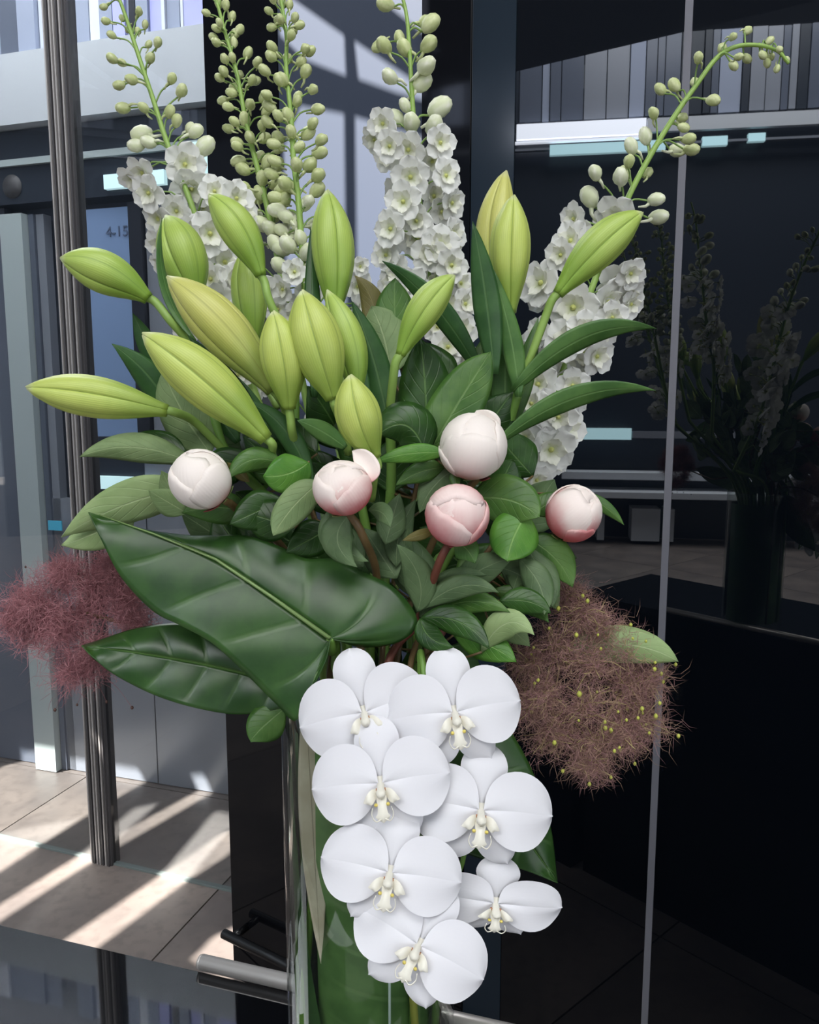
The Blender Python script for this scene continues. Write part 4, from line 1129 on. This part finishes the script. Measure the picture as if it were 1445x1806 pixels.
# --- orchid spray
def two_sided(mid, upb, lowb, zf, name, mat, N=20, Mv=6):
    mm = resample(mid, 100); v = []; f = []; uv = []
    for side, bd in ((1, resample(upb, N)), (-1, resample(lowb, N))):
        b0 = len(v)
        for i in range(N + 1):
            s = i / N; c = mm[int(round(s * 100))]
            for j in range(Mv + 1):
                q = j / Mv; p = c.lerp(bd[i], q)
                v.append(Vector((p.x, p.y, zf(p.x, p.y, s, side * q)))); uv.append((s, .5 + .5 * side * q))
        for i in range(N):
            for j in range(Mv):
                a = b0 + i * (Mv + 1) + j; fc = (a, a + 1, a + Mv + 2, a + Mv + 1)
                f.append(fc if side < 0 else fc[::-1])
    me = mesh(name, v, f, uv); me.materials.append(mat); return me
def mx(pts, s): return [(x * s, y) for x, y in pts]
OM = M['orchid']
PU = [(.03, .02), (.05, .22), (.12, .42), (.28, .58), (.50, .63), (.72, .56), (.89, .40), (.98, .20), (1.0, .04)]
PL = [(.03, .02), (.08, -.14), (.20, -.34), (.40, -.47), (.62, -.49), (.81, -.40), (.94, -.22), (.995, -.06), (1.0, .04)]
pz = lambda x, y, s, q: .06 * math.sin(math.pi * min(1, abs(x))) + .03 * math.cos(3 * q) * s - .13 * x * x + .02 * math.sin(9 * s + 3 * q) * abs(q) - .035 * math.exp(-(q / .12) ** 2) * (1 - s)
PET = []
for sg in (1, -1):
    a, b = (PU, PL) if sg > 0 else (PL, PU)
    PET.append(two_sided(mx([(.03, .02), (.5, .06), (1, .04)], sg), mx(a, sg), mx(b, sg), lambda x, y, s, q, g=sg: .05 + pz(abs(x), y, s, q * g), 'petal', OM))
DU = [(0, .02), (-.13, .18), (-.27, .42), (-.33, .62), (-.27, .82), (-.13, .94), (0, .97)]
DOR = two_sided([(0, .02), (0, .5), (0, .97)], mx(DU, 1), mx(DU, -1), lambda x, y, s, q: -.03 + .10 * math.sin(math.pi * s * .8) - .10 * q * q - .12 * s * s - .05 * math.exp(-(q / .15) ** 2) * 0, 'sepal', OM)
LAT = []
for sg in (1, -1):
    ang = R(-58) if sg > 0 else R(180 + 58)
    rot = lambda pts: [(x * math.cos(ang) - y * math.sin(ang), x * math.sin(ang) + y * math.cos(ang)) for x, y in pts]
    U = [(0, 0), (.15, .16), (.38, .27), (.60, .26), (.78, .14), (.86, 0)]; Lw = [(x, -y) for x, y in U]
    LAT.append(two_sided(rot([(0, 0), (.45, 0), (.86, 0)]), rot(U), rot(Lw), lambda x, y, s, q: -.06 + .05 * math.sin(math.pi * s) - .08 * q * q - .06 * s, 'sepal', OM))
# lip: two upswept side lobes, an anchor shaped middle lobe, two tendrils
lv, lf = [], []
def addp(v, f):
    k = len(lv); lv.extend(v); lf.extend([tuple(i + k for i in q) for q in f])
for sg in (1, -1):
    v = []; f = []
    for i in range(7):
        t = i / 6; wd = .10 * math.sin(math.pi * (t * .85 + .12))
        for j in (-1, -.5, 0, .5, 1):
            v.append(Vector((sg * (.03 + .20 * t ** .8 + .03 * j * t), -.08 - .20 * t + wd * j * .9 + .06 * t, .10 + .20 * math.sin(math.pi * .5 * t) - .12 * t * t + .05 * (1 - j * j) * t)))
    for i in range(6):
        for j in range(4):
            a = i * 5 + j; fc = (a, a + 1, a + 6, a + 5); f.append(fc if sg < 0 else fc[::-1])
    addp(v, f)
v = []; f = []
for i in range(11):
    t = i / 10; wd = sinterp([(0, .05), (.2, .075), (.45, .06), (.7, .075), (.84, .11), (.93, .05), (1, .012)], t)
    for j in (-1, -.5, 0, .5, 1):
        v.append(Vector((wd * j, -.08 - .42 * t, .14 + .13 * math.sin(math.pi * t * .75) - .04 * j * j)))
for i in range(10):
    for j in range(4):
        a = i * 5 + j; f.append((a, a + 5, a + 6, a + 1))
addp(v, f)
for sg in (1, -1):
    addp(*tube(catmull([Vector((sg * .02, -.44, .24)), Vector((sg * .10, -.47, .26)), Vector((sg * .15, -.38, .28)), Vector((sg * .13, -.28, .28))], 4), .012, .006, 5))
LIP = mesh('lip', lv, lf); LIP.materials.append(M['orchid_cream'])
cv, cf = lathe([(.001, .34), (.05, .325), (.072, .27), (.058, .18), (.05, .08), (.06, 0), (.09, -.05)], 12)
cm = Matrix.Rotation(R(28), 3, 'X')
COLM = mesh('flower', [cm @ (p * 1.0) + Vector((0, .02, -.01)) for p in cv], cf); COLM.materials.append(M['orchid_cream'])
kv, kf = [], []
for sg in (1, -1):
    a = len(kv); v_, f_ = lathe([(.001, -.03), (.024, -.018), (.028, .01), (.014, .026), (.001, .03)], 8, (sg * .085, -.255, .20)); kv += v_; kf += [tuple(i + a for i in q) for q in f_]
CALY = mesh('callus', kv, kf); CALY.materials.append(M['orchid_yellow'])
tv_, tf_ = [], []
for sg in (1, -1):
    a = len(tv_); v_, f_ = lathe([(.001, -.03), (.028, -.015), (.03, .01), (.001, .025)], 8, (sg * .062, -.065, .12)); tv_ += [Vector((p.x * 1.0, p.y, p.z)) for p in v_]; tf_ += [tuple(i + a for i in q) for q in f_]
THR = mesh('throat', tv_, tf_); THR.materials.append(M['orchid_rust'])
orc = Thing('orchid_spray', vin(.035, -.05, ZT + .014), 'cascading spray of seven white moth orchid blooms before the vase', 'orchid')
opath = catmull([P(770, 1300, .615), P(806, 1400, .612), P(818, 1510, .612), P(780, 1590, .61), P(748, 1650, .60)], 8)
start = catmull([vin(.035, -.05, ZT + .014), vin(.042, -.05, NECKZ), P(742, 1150, .635), P(752, 1215, .618), P(770, 1300, .615)], 6)
orc.part('stem', *tube(start + opath[1:], .0028, .0018, 8), M['stem'])
ORCH = [  # x, y, depth, half width px, roll (clockwise), yaw, pitch, y-scale
    (643, 1258, .609, 118, -14, -4, -4, 1.02), (802, 1258, .602, 121, -9, 4, -4, 1.0), (672, 1383, .586, 124, -6, -4, -6, .98),
    (848, 1430, .595, 129, 5, 6, -8, .92), (688, 1540, .574, 127, 10, -2, -10, .92), (874, 1592, .596, 120, 4, 8, -24, .66), (738, 1668, .564, 126, 27, 2, -10, .93)]
for i, (x, y, d, hw, roll, yw, pt_, ys) in enumerate(ORCH):
    s = hw * d / F; p = P(x, y, d)
    z = (CAM - p).normalized(); xx = UP.cross(z).normalized(); yy = z.cross(xx)
    Bm = Matrix((xx, yy, z)).transposed().to_4x4()
    M4 = Matrix.Translation(p) @ Bm @ Matrix.Rotation(R(-roll), 4, 'Z') @ Matrix.Rotation(R(yw), 4, 'Y') @ Matrix.Rotation(R(-pt_), 4, 'X') @ Matrix.Diagonal((s, s * ys, s, 1))
    o = orc.inst('flower', COLM, M4)
    I4 = Matrix.Identity(4)
    for me in PET: orc.inst('petal', me, I4, o)
    orc.inst('sepal', DOR, I4, o)
    for me in LAT: orc.inst('sepal', me, I4, o)
    orc.inst('lip', LIP, I4, o); orc.inst('callus', CALY, I4, o); orc.inst('throat', THR, I4, o)
    back = p - (M4.to_3x3() @ Vector((0, 0, 1))).normalized() * .012
    q = opath[nearest(opath, back)] if i > 1 else start[-3 - i]
    orc.part('pedicel', *tube(catmull([q, (q + back) / 2 + FWD * .004, back, p - (M4.to_3x3() @ Vector((0, 0, 1))).normalized() * .002], 4), .0013, .0013, 6), M['stem_pale'])
# support stake and yellowish stalk inside the front of the vase
sk = Thing('plant_stake', vin(.018, -.0645, ZT + .013), 'thin white stake standing inside the vase glass', 'stake')
sk.part('rod', *tube([vin(.018, -.0645, ZT + .013), vin(.018, -.0645, VTOP - .10)], .0011, .0011, 8), plain('white_plastic', srgb(206, 220, 214), .4))
yk = Thing('cut_stalk', vin(.0425, -.0495, ZT + .013), 'yellowish green cut stalk standing in the vase, low at right', 'stalk')
yk.part('stem', *tube([vin(.0425, -.0495, ZT + .013), vin(.0372, -.0538, ZT + .10), vin(.0283, -.0585, VTOP - .07)], .0036, .0030, 10), plain('yellow_stalk', srgb(168, 168, 76), .5))

# --- smoke bush plumes
def plume(T, centres, n, mats, rad, seedlist, hair=(.010, .026), seedmat='seed', stem=None, brad=.0004):
    rnd = random.Random(len(T.o['label']))
    # branching stalks
    axis = [P(*c) for c in stem]
    path = catmull(axis, 8)
    nodes = []
    bv, bf = [], []
    for (cx, cy, cd_, rx, ry) in centres:
        C = P(cx, cy, cd_); q = path[nearest(path, C)]
        a = len(bv); v, f = tube(catmull([q, (q + C) / 2 + Vector((0, 0, .004)), C], 3), .0009, .0006, 4); bv += v; bf += [tuple(i + a for i in x) for x in f]
        sx = rx * cd_ / F; sy = ry * cd_ / F
        for k in range(24):
            while True:
                r = Vector((rnd.uniform(-1, 1), rnd.uniform(-1, 1), rnd.uniform(-1, 1)))
                if r.length < 1: break
            e = C + RIGHT * (r.x * sx) + UP * (r.y * sy) + FWD * (r.z * sx * .8)
            midp = (C + e) / 2 + Vector((rnd.uniform(-1, 1), rnd.uniform(-1, 1), rnd.uniform(-1, 1))) * .005
            seg = catmull([C, midp, e], 3)
            a = len(bv); v, f = tube(seg, brad, brad * .5, 3, False); bv += v; bf += [tuple(i + a for i in x) for x in f]
            nodes.append((seg, (sx + sy) / 2))
    for (x, y, d, r) in seedlist:
        e = P(x, y, d); sg, _ = min(nodes, key=lambda n_: (n_[0][-1] - e).length); b_ = sg[-1]
        a = len(bv); v, f = tube(catmull([b_, (b_ + e) / 2 + Vector((0, 0, .003)), e], 3), .0002, .00016, 3, False); bv += v; bf += [tuple(i + a for i in x_) for x_ in f]
    o = T.part('branchlets', bv, bf, M[mats[2]]); o['kind'] = 'stuff'
    for mi in range(2):
        hv, hf = [], []
        for k in range(n // 2):
            seg, sc = rnd.choice(nodes)
            p = seg[rnd.randrange(1, len(seg))] + Vector((rnd.gauss(0, 1), rnd.gauss(0, 1), rnd.gauss(0, 1))) * .0046
            d = Vector((rnd.gauss(0, 1), rnd.gauss(0, 1), rnd.gauss(0, 1))).normalized()
            L = rnd.uniform(*hair) * .85
            m1 = p + d * L * .5; e = p + (d + Vector((rnd.gauss(0, .3), rnd.gauss(0, .3), rnd.gauss(0, .3)))).normalized() * L
            x = d.orthogonal().normalized(); y = d.cross(x); a = len(hv)
            r0 = rad
            for c_, rr in ((p, r0), (m1, r0 * .9)):
                for an in (0, 2.094, 4.189): hv.append(c_ + x * (rr * math.cos(an)) + y * (rr * math.sin(an)))
            hv.append(e)
            for t in range(3):
                hf.append((a + t, a + (t + 1) % 3, a + 3 + (t + 1) % 3, a + 3 + t)); hf.append((a + 3 + t, a + 3 + (t + 1) % 3, a + 6))
        o = T.part('smoke_hairs', hv, hf, M[mats[mi]], smooth=False); o['kind'] = 'stuff'
    for (x, y, d, r) in seedlist:
        s = r * d / F; v, f = lathe([(.0001, -s * 1.3), (s * .8, -s * .6), (s, .1 * s), (s * .6, s * .9), (.0001, s * 1.2)], 8, P(x, y, d))
        T.part('seed', v, f, M[seedmat])
sml = Thing('smoke_bush_sprig', vin(-.06, 0, ZT + .014), 'fluffy dusty red smoke bush plume at far left below the arrow leaf', 'smoke bush', 'smoke bush plumes')
stalk(sml, [P(150, 1080, .72), P(260, 1110, .72), P(400, 1140, .72), vin(-.066, 0, NECKZ), vin(-.06, 0, ZT + .014)], .0018, .0022, 'stem_brown')
plume(sml, [(60, 1060, .71, 58, 50), (110, 1110, .71, 66, 60), (170, 1030, .72, 60, 55), (220, 1050, .72, 55, 50), (150, 1080, .72, 70, 60), (60, 1110, .72, 55, 50), (130, 1180, .72, 60, 48), (170, 1150, .71, 55, 50), (230, 1090, .72, 50, 40), (30, 1085, .715, 40, 45), (200, 1000, .72, 45, 32), (110, 1010, .72, 40, 30)], 14500,
      ('smoke_red', 'smoke_red_light', 'smoke_red'), .00016,
      [(97, 1252, .72, 3), (233, 1248, .715, 3), (136, 1243, .72, 2.2), (167, 980, .72, 2.5), (188, 1238, .72, 2.5), (104, 1040, .70, 2.2), (138, 1012, .70, 2), (45, 1000, .71, 2)], seedmat='seed_dark',
      stem=[(100, 1090, .72), (150, 1080, .72), (260, 1110, .72)])
smr = Thing('smoke_bush_sprig', vin(.06, .01, ZT + .014), 'large brownish mauve smoke bush cloud with one pale leaf, right of the orchids', 'smoke bush', 'smoke bush plumes')
stalk(smr, [P(1050, 1180, .70), P(950, 1150, .70), P(860, 1150, .71), vin(.066, .01, NECKZ), vin(.06, .01, ZT + .014)], .0018, .0022, 'stem_brown')
rs = random.Random(11)
seeds = [(1028, 1051, .68, 3.5), (1113, 1102, .69, 3.2), (1192, 1172, .69, 3.2), (1197, 1298, .69, 3.5), (1022, 1224, .67, 5), (985, 1073, .67, 4), (1017, 1120, .67, 4), (1133, 1250, .68, 4), (1157, 1263, .68, 4), (1078, 1288, .675, 4), (1068, 1284, .675, 4), (993, 1360, .68, 3.5), (1040, 1383, .68, 3.5), (1078, 1371, .68, 3), (978, 1310, .67, 4.2), (1120, 1347, .69, 3)]
for k in range(34):
    a = rs.random() * 6.28; r_ = rs.random() ** .5
    seeds.append((1045 + 125 * r_ * math.cos(a), 1205 + 150 * r_ * math.sin(a), rs.uniform(.665, .70), rs.uniform(2.4, 3.8)))
plume(smr, [(1030, 1080, .69, 70, 50), (1060, 1110, .70, 60, 50), (980, 1140, .69, 60, 60), (1050, 1170, .69, 75, 65), (960, 1220, .69, 60, 60), (1030, 1250, .69, 80, 65), (1110, 1210, .70, 70, 65), (1130, 1270, .70, 60, 55), (1050, 1310, .69, 75, 55), (970, 1290, .69, 60, 50), (1040, 1345, .69, 50, 36), (1090, 1150, .70, 60, 50), (1140, 1200, .70, 45, 45), (935, 1170, .69, 45, 50), (930, 1250, .69, 45, 50), (1000, 1050, .70, 40, 30), (1100, 1300, .69, 55, 45)], 16000,
      ('smoke_brown', 'smoke_mauve', 'smoke_stalk'), .00015, seeds, stem=[(1090, 1230, .70), (1050, 1180, .70), (950, 1150, .70)], brad=.0007)
leaf(smr, (1000, 1150, .70), (1197, 1167, .68), 33, 'leaf_pale', bow=(6, -22), shape='broad')
